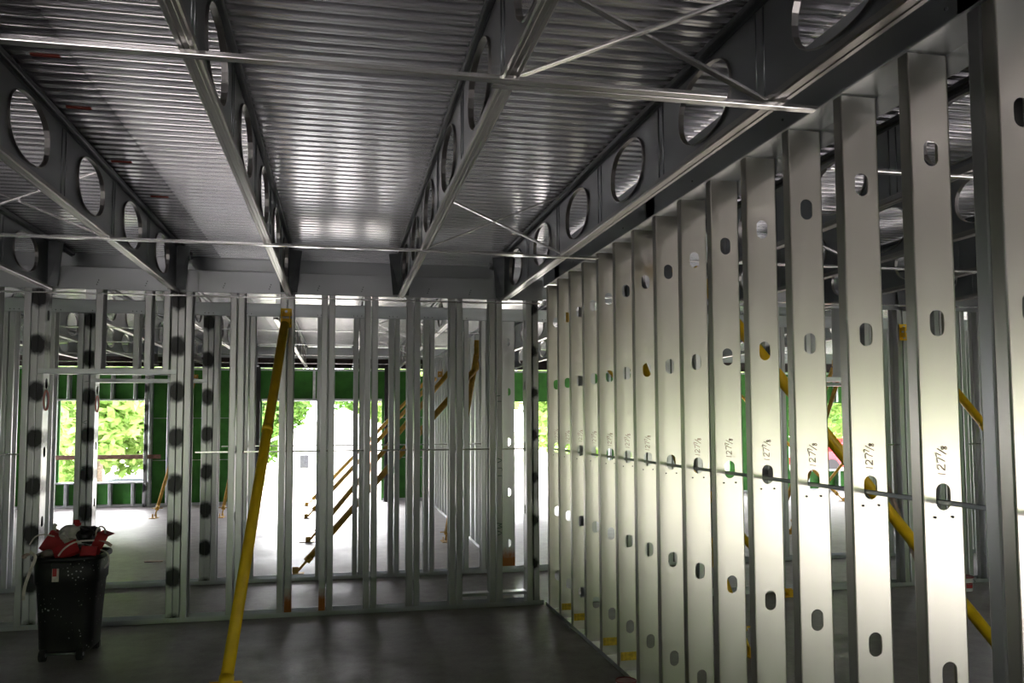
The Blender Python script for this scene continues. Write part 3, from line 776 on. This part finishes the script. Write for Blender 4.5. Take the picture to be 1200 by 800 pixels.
for i, y in enumerate((11.0, 13.0, 15.2, 17.4)):
    channel('%s bridging channel under the far-room joists' % ORD[i], (-6.0, y, 2.95), (1.85, y, 2.95), w=0.03, h=0.012)
def xbrace(xa, xb, y, where):
    lo, hi = 2.985, 3.395
    channel('rising steel cross brace between ' + where, (xa + .035, y, lo), (xb - .035, y, hi), w=0.03, h=0.012, name='cross_brace', cat='brace', roll=0.0)
    channel('falling steel cross brace between ' + where, (xa + .035, y + .04, hi), (xb - .035, y + .04, lo), w=0.03, h=0.012, name='cross_brace', cat='brace', roll=0.0)
xbrace(0.561, 1.571, 2.74, 'the two front joists nearest the wide-stud wall')
xbrace(0.561, 1.571, 5.66, 'the joists at mid room, by the wide-stud wall')
xbrace(-2.545, -1.475, 5.66, 'the joists at the picture edge')
xbrace(2.93, 3.96, 5.66, 'the first joists past the wide-stud wall')
xbrace(5.0, 6.05, 5.66, 'the outer joists past the wide-stud wall')
xbrace(0.275, 1.30, 13.04, 'the far-room joists at middle depth')
xbrace(0.275, 1.30, 11.04, 'the far-room joists by the corridor')
xbrace(0.275, 1.30, 15.24, 'the far-room joists, deeper in')

# ------------------------------------------------------------------ yellow props
def prop(foot, top, label, r=0.041, mat='yellow', facing=(0, -1, 0), group='yellow wall props', thin=False):
    foot, top = Vector(foot), Vector(top)
    root = thing('wall_prop', label, 'prop', foot, group)
    d = (top - foot); L = d.length; u = d.normalized()
    bm = bmesh.new(); s0 = 0.24
    tube(bm, [u * s0, u * (L * 0.55), u * (L - 0.10)], r, 14)
    tube(bm, [u * (L * 0.62), u * (L * 0.62) + u * .06], r * 1.12, 14)
    put('pipe', mesh_from(bm, 'prop_pipe'), mat, root)
    bm = bmesh.new(); tube(bm, [u * 0.05, u * (s0 + 0.05)], r * 0.42, 10)
    tube(bm, [u * (s0 - .05), u * (s0 + .02)], r * 1.15, 10)
    hz = Vector((-u.y, u.x, 0)).normalized() if abs(u.x) + abs(u.y) > 1e-3 else Vector((1, 0, 0))
    c = u * (s0 - .02)
    tube(bm, [c - hz * 0.10, c + hz * 0.10], 0.008, 8)
    put('adjusting_screw', mesh_from(bm, 'prop_screw'), mat, root)
    bm = bmesh.new(); fx = Vector((u.x, u.y, 0)).normalized()
    M3 = Matrix(((fx.x, -fx.y, 0, 0), (fx.y, fx.x, 0, 0), (0, 0, 1, 0), (0, 0, 0, 1)))
    t = bmesh.new(); box(t, -0.13, 0.10, -0.055, 0.055, 0.0015, 0.011, 0.002)
    for s in (-1, 1): box(t, -0.035, 0.035, s * 0.03 - 0.004, s * 0.03 + 0.004, 0.010, 0.075)
    merge(bm, t, M3)
    put('foot_plate', mesh_from(bm, 'prop_foot_plate'), mat, root)
    # top bracket against the wall
    f = Vector(facing); sx = Vector((-f.y, f.x, 0))
    M4 = Matrix(((sx.x, f.x, 0, u.x * L), (sx.y, f.y, 0, u.y * L), (0, 0, 1, u.z * L), (0, 0, 0, 1)))
    t = bmesh.new(); box(t, -0.05, 0.05, -0.055, -0.047, -0.09, 0.09, 0.002)
    for s in (-1, 1): box(t, s * 0.036 - .004, s * 0.036 + .004, -0.049, 0.03, -0.06, 0.05)
    bm = bmesh.new(); merge(bm, t, M4); put('bracket', mesh_from(bm, 'prop_bracket'), mat, root)
    t = bmesh.new(); tube(t, [(-.055, 0, 0), (.055, 0, 0)], 0.011, 8); tube(t, [(0, -.05, .06), (0, -.036, .06)], 0.013, 6); tube(t, [(0, -.05, -.06), (0, -.036, -.06)], 0.013, 6)
    bm = bmesh.new(); merge(bm, t, M4); put('bolt', mesh_from(bm, 'prop_bolt'), 'bolt', root)
    return root
prop((-0.70, 5.45, 0), (-0.503, YB - 0.067, 2.76), 'yellow steel prop leaning on the near back wall between bin and corner')
prop((4.72, 5.14, 0), (XW + 0.235, 5.12, 2.87), 'long yellow prop falling across the gaps behind the wide-stud wall', facing=(1, 0, 0))
prop((4.50, 7.84, 0), (XW + 0.235, 7.80, 2.76), 'yellow prop behind the far studs of the wide-stud wall, foot by the floor track', facing=(1, 0, 0), r=0.035)
prop((3.09, 5.98, 0), (2.84, YB - 0.067, 2.76), 'steep yellow prop behind the wide-stud wall, against the back wall')
prop((6.75, 5.9, 0), (6.03, YB - 0.067, 2.74), 'yellow prop bracketed to the doubled pair beyond the wide-stud wall')
for i, (x, y, z) in enumerate(((-0.50, 10.25, 2.68), (-0.45, 12.83, 2.80), (-0.60, 15.94, 2.68), (-0.68, 18.2, 2.68))):
    prop((x, y, 0), (1.93 - 0.065, y, z), '%s worn yellow prop against the far-room partition, counted from the corridor' % ORD[i], mat='yellow_old', facing=(-1, 0, 0), r=0.038, group='props of the far partition')
prop((1.54, 12.4, 0), (1.64, YC + W + 0.075, 2.68), 'worn yellow prop leaning on the back of the corridor wall', mat='yellow_old', facing=(0, 1, 0), r=0.036)
prop((-3.36, 16.6, 0), (-3.05, YF - 0.075, 2.7), 'worn yellow prop on green sheathing beside the tree window', mat='yellow_old', r=0.03)
prop((-2.15, 16.44, 0), (-1.95, YF - 0.075, 2.7), 'worn yellow prop on green sheathing near the left doorway column', mat='yellow_old', r=0.03)
prop((6.9, 12.0, 0), (7.95, 12.0, 2.76), 'brown-yellow prop in the red car view, nearest of two parallel props', mat='yellow_old', facing=(-1, 0, 0), r=0.034)
prop((7.2, 12.9, 0), (8.35, 12.9, 2.76), 'brown-yellow prop in the red car view, farther of two parallel props', mat='yellow_old', facing=(-1, 0, 0), r=0.034)
prop((10.75, 16.4, 0), (9.2, 18.7, 2.7), 'brown-yellow prop with its foot showing under the red car window', mat='yellow_old', r=0.034)
prop((9.6, 15.9, 0), (12.2, 15.9, 2.7), 'brown-yellow prop crossing in front of the red car', mat='yellow_old', facing=(-1, 0, 0), r=0.03)

# ------------------------------------------------------------------ bin and its rubbish
BX, BY = -2.045, 7.17
binr = thing('trash_bin', 'black wheeled plastic trash bin spattered with white, standing by the back wall', 'bin', (BX, BY, 0))
def rrect(w, d, r, z, n=6, cx=0, cy=0):
    pts = []
    for (sx, sy, a0) in ((1, 1, 0), (-1, 1, 90), (-1, -1, 180), (1, -1, 270)):
        for k in range(n + 1):
            a = math.radians(a0 + 90 * k / n)
            pts.append((cx + sx * (w / 2 - r) + r * math.cos(a), cy + sy * (d / 2 - r) + r * math.sin(a), z))
    return pts
bm = bmesh.new()
secs = [rrect(0.363, 0.372, 0.095, .055), rrect(0.381, 0.400, 0.108, .075), rrect(0.405, 0.428, 0.121, .30), rrect(0.442, 0.465, 0.135, .555), rrect(0.465, 0.488, 0.135, .575), rrect(0.479, 0.507, 0.149, .762), rrect(0.465, 0.493, 0.142, .765), rrect(0.423, 0.446, 0.121, .52), rrect(0.344, 0.363, 0.095, .09)]
loft(bm, secs, True, (True, True), True)
bmesh.ops.recalc_face_normals(bm, faces=bm.faces)
put('body', mesh_from(bm, 'bin_body'), 'bin', binr)
bm = bmesh.new()
loft(bm, [rrect(0.470, 0.498, 0.135, .742), rrect(0.512, 0.539, 0.162, .744), rrect(0.516, 0.544, 0.162, .765), rrect(0.502, 0.530, 0.155, .778), rrect(0.465, 0.493, 0.135, .775), rrect(0.460, 0.488, 0.135, .748), rrect(0.470, 0.498, 0.135, .742)], True, (False, False), True)
put('rim', mesh_from(bm, 'bin_rim'), 'bin', binr)
for sx in (-1, 1):
    bm = bmesh.new(); tube(bm, [(sx * .13 - .02, -.205, .045), (sx * .13 + .02, -.205, .045)], .045, 18)
    w = put('wheel', mesh_from(bm, 'bin_wheel'), 'tyre', binr)
    bm = bmesh.new(); tube(bm, [(sx * .13 - .024, -.205, .045), (sx * .13 + .024, -.205, .045)], .016, 12); put('hub', mesh_from(bm, 'bin_hub'), 'joist', w)
bm = bmesh.new(); tube(bm, [(-.15, -.205, .05), (.15, -.205, .05)], .009, 8); put('axle', mesh_from(bm, 'bin_axle'), 'joist', binr)
bm = bmesh.new()
for sx in (-1, 1): box(bm, sx * .13 - .05, sx * .13 + .05, .10, .16, .0, .07, .008)
put('foot_block', mesh_from(bm, 'bin_foot'), 'bin', binr)
bm = bmesh.new(); box(bm, -.07, .07, -.285, -.262, .70, .742, .006); put('handle', mesh_from(bm, 'bin_handle'), 'bin', binr)
bm = bmesh.new(); box(bm, -.065, -.02, -.266, -.2545, .60, .72, .001); lab = put('sticker', mesh_from(bm, 'bin_sticker'), 'strap', binr); lab['label'] = 'peeling red and white sticker'
bm = bmesh.new(); box(bm, -.062, -.032, -.2675, -.2662, .64, .715, .0003); put('red_print', mesh_from(bm, 'bin_sticker_print'), 'red_card', lab)

def carton(label, size, loc, rot, fold=0.35):
    """torn carton: open box corner with a bent flap"""
    w, d, h = size; bm = bmesh.new(); t = 0.004
    box(bm, -w / 2, w / 2, -t / 2, t / 2, 0, h); box(bm, -w / 2, -w / 2 + t, 0, d, 0, h); box(bm, -w / 2, w / 2, 0, d, -t, 0)
    tt = bmesh.new(); box(tt, -w / 2, w / 2, -t / 2, t / 2, 0, h * .5)
    merge(bm, tt, Matrix.Translation((0, 0, h)) @ Matrix.Rotation(-fold * PI, 4, 'X'))
    o = put('carton_piece', mesh_from(bm, 'carton_piece'), 'red_card'); o.location = loc; o.rotation_euler = rot
    return tag(o, label, 'carton', 'rubbish in the bin')
carton('torn dark red carton standing up at the outer side of the bin', (.20, .06, .15), (BX - .13, BY - .10, .79), (math.radians(-25), math.radians(24), math.radians(-12)))
carton('bright red carton flap lying over the front rim of the bin', (.17, .04, .10), (BX + .03, BY - .235, .795), (math.radians(-38), math.radians(-22), math.radians(14)))
carton('red carton strip at the corner-side rim of the bin', (.09, .04, .15), (BX + .19, BY - .15, .79), (math.radians(-18), math.radians(18), math.radians(-20)))
carton('small red carton piece tucked below the strip at the bin rim', (.11, .04, .06), (BX + .17, BY - .225, .79), (math.radians(-25), math.radians(8), math.radians(10)))
def blob(name, mat, label, loc, size, seed, cat, k=0.35):
    rnd = random.Random(seed); bm = bmesh.new(); bmesh.ops.create_icosphere(bm, subdivisions=3, radius=1)
    dirs = [Vector((rnd.gauss(0, 1), rnd.gauss(0, 1), rnd.gauss(0, 1))).normalized() for _ in range(26)]
    for v in bm.verts:
        n = v.co.normalized(); f = 1.0
        for dd in dirs:
            c = n.dot(dd)
            if c > .6: f -= k * (c - .6) * (1 if rnd.random() < .98 else 0)
        v.co = Vector((n.x * size[0], n.y * size[1], n.z * size[2])) * (f + rnd.uniform(-.05, .05))
    o = put(name, mesh_from(bm, name), mat); o.location = loc
    return tag(o, label, cat, 'rubbish in the bin')
blob('plastic_bag', 'white_paper', 'crumpled off-white plastic heaped in the middle of the bin', (BX - .01, BY - .09, .90), (.125, .10, .15), 3, 'bag', .5)
blob('rubbish_bag', 'black_bag', 'shiny black bag on top of the bin rubbish', (BX + .12, BY - .02, .925), (.12, .12, .10), 5, 'bag', .4)
blob('wrapping', 'grey_wrap', 'brown-grey wrapping crumpled at the outer side of the bin', (BX - .14, BY - .17, .79), (.10, .07, .06), 9, 'wrapping', .5)
blob('wrapping', 'grey_wrap', 'dark wrapping wedged under the black bag in the bin', (BX + .07, BY - .02, .80), (.19, .18, .06), 11, 'wrapping', .5)
blob('red_wrapper', 'red_card', 'small red wrapper on the very top of the bin rubbish', (BX + .055, BY - .10, 1.02), (.05, .04, .03), 13, 'wrapper', .5)
blob('offcut', 'cream_dark', 'pinkish scrap at the outer rim corner of the bin', (BX - .255, BY - .26, .80), (.045, .03, .03), 15, 'scrap', .5)
def strap(label, pts, hw=0.011, mat='strap'):
    bm = bmesh.new(); P = [Vector(p) for p in pts]; Q = []
    for i in range(len(P) - 1):
        p0 = P[max(i - 1, 0)]; p1 = P[i]; p2 = P[i + 1]; p3 = P[min(i + 2, len(P) - 1)]
        for t in (0, .25, .5, .75): Q.append(0.5 * ((2 * p1) + (p2 - p0) * t + (2 * p0 - 5 * p1 + 4 * p2 - p3) * t * t + (3 * p1 - p0 - 3 * p2 + p3) * t ** 3))
    Q.append(P[-1]); prev = None
    for i, q in enumerate(Q):
        d = (Q[min(i + 1, len(Q) - 1)] - Q[max(i - 1, 0)]).normalized(); n = d.cross(Vector((0, 1, 0))); n = n.normalized() * hw if n.length > .05 else Vector((hw, 0, 0))
        a = bm.verts.new(q + n); b = bm.verts.new(q - n)
        if prev: bm.faces.new((prev[0], prev[1], b, a))
        prev = (a, b)
    thick(bm, 0.0015)
    return tag(put('strapping', mesh_from(bm, 'strapping'), mat), label, 'strap', 'rubbish in the bin')
strap('white strap hanging down the front of the bin', [(BX - .22, BY - .27, .83), (BX - .17, BY - .305, .795), (BX - .20, BY - .305, .70), (BX - .235, BY - .305, .58), (BX - .245, BY - .30, .48)])
strap('white strap looped up at the corner-side of the bin', [(BX + .20, BY - .10, .86), (BX + .19, BY - .10, .94), (BX + .22, BY - .10, .985), (BX + .255, BY - .10, .96), (BX + .26, BY - .11, .87)], .006)
strap('pale strap arching over the middle of the bin rubbish', [(BX - .03, BY - .25, .79), (BX + .02, BY - .27, .85), (BX + .09, BY - .24, .89), (BX + .20, BY - .18, .89)], .006)
strap('grey strap curling out over the corner-side rim of the bin', [(BX + .25, BY - .20, .82), (BX + .31, BY - .24, .80), (BX + .33, BY - .26, .74), (BX + .30, BY - .27, .69)], .005)
strap('thin pale strap bent over the outer carton in the bin', [(BX - .28, BY - .10, .86), (BX - .24, BY - .10, .92), (BX - .18, BY - .10, .935), (BX - .10, BY - .12, .92)], .005)
strap('white strip sticking up behind the white plastic in the bin', [(BX - .12, BY, .86), (BX - .14, BY, .97), (BX - .13, BY + .01, 1.0)], .014)
strap('stub of frayed strap sticking out at the bin rim corner', [(BX + .22, BY - .13, .87), (BX + .28, BY - .15, .865), (BX + .32, BY - .16, .84)], .012, 'cream_dark')

# small red lidded can by the wide-stud wall, tubs in the next room
def tub(loc, r, h, label, full=True, group='white tubs with red lids'):
    root = thing('paint_tub', label, 'tub', loc, group)
    bm = bmesh.new(); n = 24
    def ring(rr, z): return [(rr * math.cos(2 * PI * k / n), rr * math.sin(2 * PI * k / n), z) for k in range(n)]
    loft(bm, [ring(r * .90, .001), ring(r * .92, .004), ring(r, h * .86), ring(r * 1.04, h * .87), ring(r * 1.04, h * .9), ring(r, h * .91), ring(r, h * .95)], True, (True, True), True)
    put('body', mesh_from(bm, 'tub_body'), 'pail', root)
    bm = bmesh.new(); loft(bm, [ring(r * 1.07, h * .93), ring(r * 1.09, h * .95), ring(r * 1.09, h * 1.0), ring(r * 1.02, h * 1.01), ring(r * .98, h * .975)], True, (True, True), True)
    put('lid', mesh_from(bm, 'tub_lid'), 'lid', root)
    bm = bmesh.new(); tube(bm, [(-r * 1.06, 0, h * .88), (-r * 1.0, -r * .7, h * .66), (0, -r * 1.14, h * .52), (r * 1.0, -r * .7, h * .66), (r * 1.06, 0, h * .88)], .003, 6); put('handle', mesh_from(bm, 'tub_handle'), 'joist', root)
    bm = bmesh.new()
    loft(bm, [[(r * 1.0 * math.cos(a) * 1.012, r * 1.012 * math.sin(a), h * z) for z in (.25, .62)] for a in [math.radians(x) for x in (-125, -110, -95, -80, -65)]], False)
    put('label_print', mesh_from(bm, 'tub_print'), 'red_card', root)
tub((1.80, 5.16, 0), .062, .148, 'small white tub with red lid at the foot of the wide-stud wall', group=None)
tub((6.42, 7.72, 0), .095, .15, 'white tub with red lid farthest back beyond the wide-stud wall')
tub((6.62, 7.42, 0), .095, .15, 'white tub with red lid in the middle of the three beyond the wide-stud wall')
tub((6.22, 6.95, 0), .09, .15, 'white tub with red lid nearest of the three beyond the wide-stud wall')
# offcut on the corridor floor, leaning timber, stick
bm = bmesh.new(); box(bm, -.11, .11, -.03, .03, 0, .012, .002)
o = put('floor_offcut', mesh_from(bm, 'floor_offcut'), 'cream_dark'); o.location = (-2.32, 11.5, 0.001); tag(o, 'small pale offcut lying on the far-room floor behind the bin', 'scrap')
def plank(label, a, b, w, t, mat='wood'):
    a, b = Vector(a), Vector(b); d = b - a; bm = bmesh.new(); box(bm, 0, d.length, -w / 2, w / 2, -t / 2, t / 2, .002)
    o = put('timber_plank', mesh_from(bm, 'timber_plank'), mat); o.rotation_mode = 'QUATERNION'; o.rotation_quaternion = d.to_track_quat('X', 'Z'); o.location = a
    return tag(o, label, 'plank')
plank('brown timber plank leaning on the back wall beyond the wide-stud wall', (5.92, 7.60, .03), (5.70, 7.985, 1.2), .06, .03, 'cream_dark')

# ------------------------------------------------------------------ outside: trees, shed, car, skip
def crown_mesh(seed, R, H, n, mat, leaf=0.16):
    rnd = random.Random(seed); bm = bmesh.new()
    lobes = [(Vector((rnd.gauss(0, R * .45), rnd.gauss(0, R * .45), H * (.06 + .94 * rnd.random()))), R * rnd.uniform(.30, .52)) for _ in range(30)]
    for i in range(n):
        c, r = lobes[rnd.randrange(len(lobes))]
        p = c + Vector((rnd.gauss(0, 1), rnd.gauss(0, 1), rnd.gauss(0, 1))).normalized() * r * rnd.uniform(.6, 1.05)
        u = Vector((rnd.gauss(0, 1), rnd.gauss(0, 1), rnd.gauss(0, .6))).normalized(); w = u.orthogonal().normalized() * leaf * rnd.uniform(.4, .8)
        q = leaf * rnd.uniform(.8, 1.6)
        a = [bm.verts.new(p - u * q), bm.verts.new(p - w), bm.verts.new(p + u * q), bm.verts.new(p + w)]
        bm.faces.new(a)
    me = mesh_from(bm, 'tree_foliage'); me.materials.append(M[mat]); return me
crowns = [crown_mesh(1, 2.6, 5.5, 11000, 'leaf'), crown_mesh(2, 2.4, 5.0, 9000, 'leaf2'), crown_mesh(3, 2.2, 4.2, 9000, 'leaf')]
def trunk_mesh():
    bm = bmesh.new()
    tube(bm, [(0, 0, -.2), (.05, 0, 1.0), (.0, .06, 2.2), (.1, 0, 4.0)], [.14, .12, .10, .05], 10)
    for (a, l) in ((20, 1.7), (140, 1.6), (250, 1.8), (320, 1.2)):
        c, s = math.cos(math.radians(a)), math.sin(math.radians(a))
        tube(bm, [(.03, .03, 1.5), (c * l * .5, s * l * .5, 2.6), (c * l, s * l, 3.6)], [.09, .06, .025], 8)
    me = mesh_from(bm, 'tree_trunk'); me.materials.append(M['bark']); return me
trk = trunk_mesh()
TREES = [(-9.5, 31, 0, .2, 'pale green tree filling the tree window, outer one'), (-7.6, 29, 0, .1, 'pale green tree filling the middle of the tree window'), (-5.9, 33, 2, .0, 'pale green tree at the inner edge of the tree window'),
         (-3.6, 44, 1, .3, 'deep green tree behind the white shed, outer side'), (2.2, 45, 1, .4, 'deep green tree behind the white shed, middle'), (4.6, 41, 2, .2, 'pale tree behind the white shed, inner side'),
         (9.6, 32, 0, .1, 'tree seen through the slit opening beside the corner'), (18.8, 33, 1, .8, 'tree with a bare trunk behind the red car'), (22.0, 36, 0, .4, 'pale tree beyond the red car'), (14.5, 34, 2, .3, 'pale tree seen between the far studs past the corner'),
         (-13.5, 35, 1, .2, 'deep green tree beyond the tree window')]
for i, (x, y, k, up, lab) in enumerate(TREES):
    r = thing('tree', lab, 'tree', (x, y, -.36), 'trees outside')
    put('trunk', trk, None, r, (0, 0, 0), i * 1.3); put('foliage', crowns[k], None, r, (0, 0, up + .1), i * 2.1)
# trees on the open side behind the photographer: their light reaches the studs
for i, x in enumerate((-12, -7.5, -3, 6.5, 10.5, 14.5, 18.5, 22.5)):
    r = thing('tree', '%s tree outside the open side behind the photographer' % ORD[i], 'tree', (x, -17.5 - (i % 3) * 1.8, -.36), 'trees outside the open side')
    put('trunk', trk, None, r, (0, 0, 0), i * .7); put('foliage', crowns[i % 3], None, r, (0, 0, .3), i * 1.7)

shed = thing('shed', 'white gable-roofed building bleached by daylight outside the bright doorway', 'building', (0.1, 30, -.36))
bm = bmesh.new(); box(bm, -2.2, 2.2, 0, 4, 0, 1.55); put('wall', mesh_from(bm, 'shed_wall'), 'render', shed)
bm = bmesh.new(); loft(bm, [[(-2.45, -.3, 1.5), (0, -.3, 2.60), (2.45, -.3, 1.5), (2.45, -.3, 1.42), (0, -.3, 2.50), (-2.45, -.3, 1.42)], [(-2.45, 4.2, 1.5), (0, 4.2, 2.60), (2.45, 4.2, 1.5), (2.45, 4.2, 1.42), (0, 4.2, 2.50), (-2.45, 4.2, 1.42)]])
bmesh.ops.recalc_face_normals(bm, faces=bm.faces); put('roof', mesh_from(bm, 'shed_roof'), 'roofing', shed)
bm = bmesh.new(); loft(bm, [[(-2.15, -.001, 1.5), (2.15, -.001, 1.5), (0, -.001, 2.5)], [(-2.15, .1, 1.5), (2.15, .1, 1.5), (0, .1, 2.5)]]); bmesh.ops.recalc_face_normals(bm, faces=bm.faces); put('gable', mesh_from(bm, 'shed_gable'), 'render', shed)
bm = bmesh.new(); box(bm, -1.45, -1.17, -.03, -.002, .50, .95); put('window', mesh_from(bm, 'shed_window'), 'dark_glass', shed)
bm = bmesh.new(); box(bm, .95, 1.15, -.06, -.002, .0, 1.45); put('brick_pier', mesh_from(bm, 'shed_pier'), 'brick', shed)

car = thing('car', 'red car parked outside the far window past the corner', 'car', (19.6, 29.5, -.36))
def car_prof(z0, pts, y): return [(x, y, z) for x, z in pts]
low = [(-2.1, .30), (-2.15, .55), (-1.95, .82), (-1.2, .92), (1.3, .95), (1.95, .88), (2.12, .6), (2.1, .30)]
bm = bmesh.new(); loft(bm, [[(x * .96, -.86, z) for x, z in low], [(x, -.80, z) for x, z in low], [(x, .80, z) for x, z in low], [(x * .96, .86, z) for x, z in low]], True, (True, True)); bmesh.ops.recalc_face_normals(bm, faces=bm.faces)
put('body', mesh_from(bm, 'car_body'), 'car_red', car)
cab = [(-1.15, .92), (-.55, 1.36), (.75, 1.38), (1.45, .94)]
bm = bmesh.new(); loft(bm, [[(x, -.74 + (.12 if z > 1 else 0), z) for x, z in cab], [(x, .74 - (.12 if z > 1 else 0), z) for x, z in cab]]); bmesh.ops.recalc_face_normals(bm, faces=bm.faces); put('cabin', mesh_from(bm, 'car_cabin'), 'car_red', car)
gl = [(-.95, .96), (-.5, 1.30), (.70, 1.32), (1.22, .97)]
bm = bmesh.new(); loft(bm, [[(x, -.745 + (.115 if z > 1 else -.012), z) for x, z in gl], [(x, .745 - (.115 if z > 1 else -.012), z) for x, z in gl]]); bmesh.ops.recalc_face_normals(bm, faces=bm.faces); put('side_window', mesh_from(bm, 'car_window'), 'dark_glass', car)
for sx in (-1.3, 1.3):
    for sy in (-.80, .80):
        bm = bmesh.new(); tube(bm, [(sx, sy - .1, .31), (sx, sy + .1, .31)], .31, 20); put('wheel', mesh_from(bm, 'car_wheel'), 'tyre', car)
skip = thing('waste_skip', 'dark steel waste skip outside the tree window', 'skip', (-5.95, 26.0, -.36))
bm = bmesh.new(); loft(bm, [[(-.38, -.3, .1), (.38, -.3, .1), (.38, .3, .1), (-.38, .3, .1)], [(-.47, -.37, .42), (.47, -.37, .42), (.47, .37, .42), (-.47, .37, .42)]]); bmesh.ops.recalc_face_normals(bm, faces=bm.faces)
put('body', mesh_from(bm, 'skip_body'), 'dumpster', skip)
bm = bmesh.new(); box(bm, -.5, .5, -.4, .4, .42, .47, .01); put('lid', mesh_from(bm, 'skip_lid'), 'dumpster', skip)
bm = bmesh.new()
for sx in (-.28, .28):
    for sy in (-.2, .2): tube(bm, [(sx - .04, sy, .07), (sx + .04, sy, .07)], .07, 12)
put('wheels', mesh_from(bm, 'skip_wheels'), 'tyre', skip)

# ------------------------------------------------------------------ light
w = bpy.data.worlds.new('overcast_sky'); SC.world = w; w.use_nodes = True
nt = w.node_tree; bg = nt.nodes['Background']
tc = nt.nodes.new('ShaderNodeTexCoord'); sp = nt.nodes.new('ShaderNodeSeparateXYZ'); nt.links.new(tc.outputs['Generated'], sp.inputs[0])
cl = node(nt, 'ShaderNodeTexNoise', Scale=3.0, Detail=5.0); nt.links.new(tc.outputs['Generated'], cl.inputs['Vector'])
g = ramp(nt, sp.outputs[2], [(0.0, (0.97, 0.95, 1.03)), (0.6, (1.0, 0.97, 1.04))])
cc = ramp(nt, cl.outputs[0], [(0.3, 0.85), (0.7, 1.0)])
mm = nt.nodes.new('ShaderNodeMix'); mm.data_type = 'RGBA'; mm.blend_type = 'MULTIPLY'; mm.inputs[0].default_value = 1
nt.links.new(g, mm.inputs[6]); nt.links.new(cc, mm.inputs[7]); nt.links.new(mm.outputs[2], bg.inputs['Color'])
bg.inputs['Strength'].default_value = 11.0
sun = bpy.data.lights.new('hazy_sun', 'SUN'); sun.energy = 9.0; sun.angle = math.radians(35); so = bpy.data.objects.new('hazy_sun', sun); COL.objects.link(so)
so.rotation_euler = (math.radians(-62), 0, math.radians(12))

SC.cycles.use_denoising = True
SC.cycles.use_adaptive_sampling = False
SC.cycles.sample_clamp_indirect = 6.0
SC.cycles.use_guiding = True
SC.cycles.max_bounces = 10; SC.cycles.diffuse_bounces = 6; SC.cycles.glossy_bounces = 6
SC.view_settings.view_transform = 'Standard'; SC.view_settings.look = 'None'
SC.view_settings.gamma = 1.0; SC.view_settings.use_curve_mapping = False
SC.view_settings.exposure = 0.52
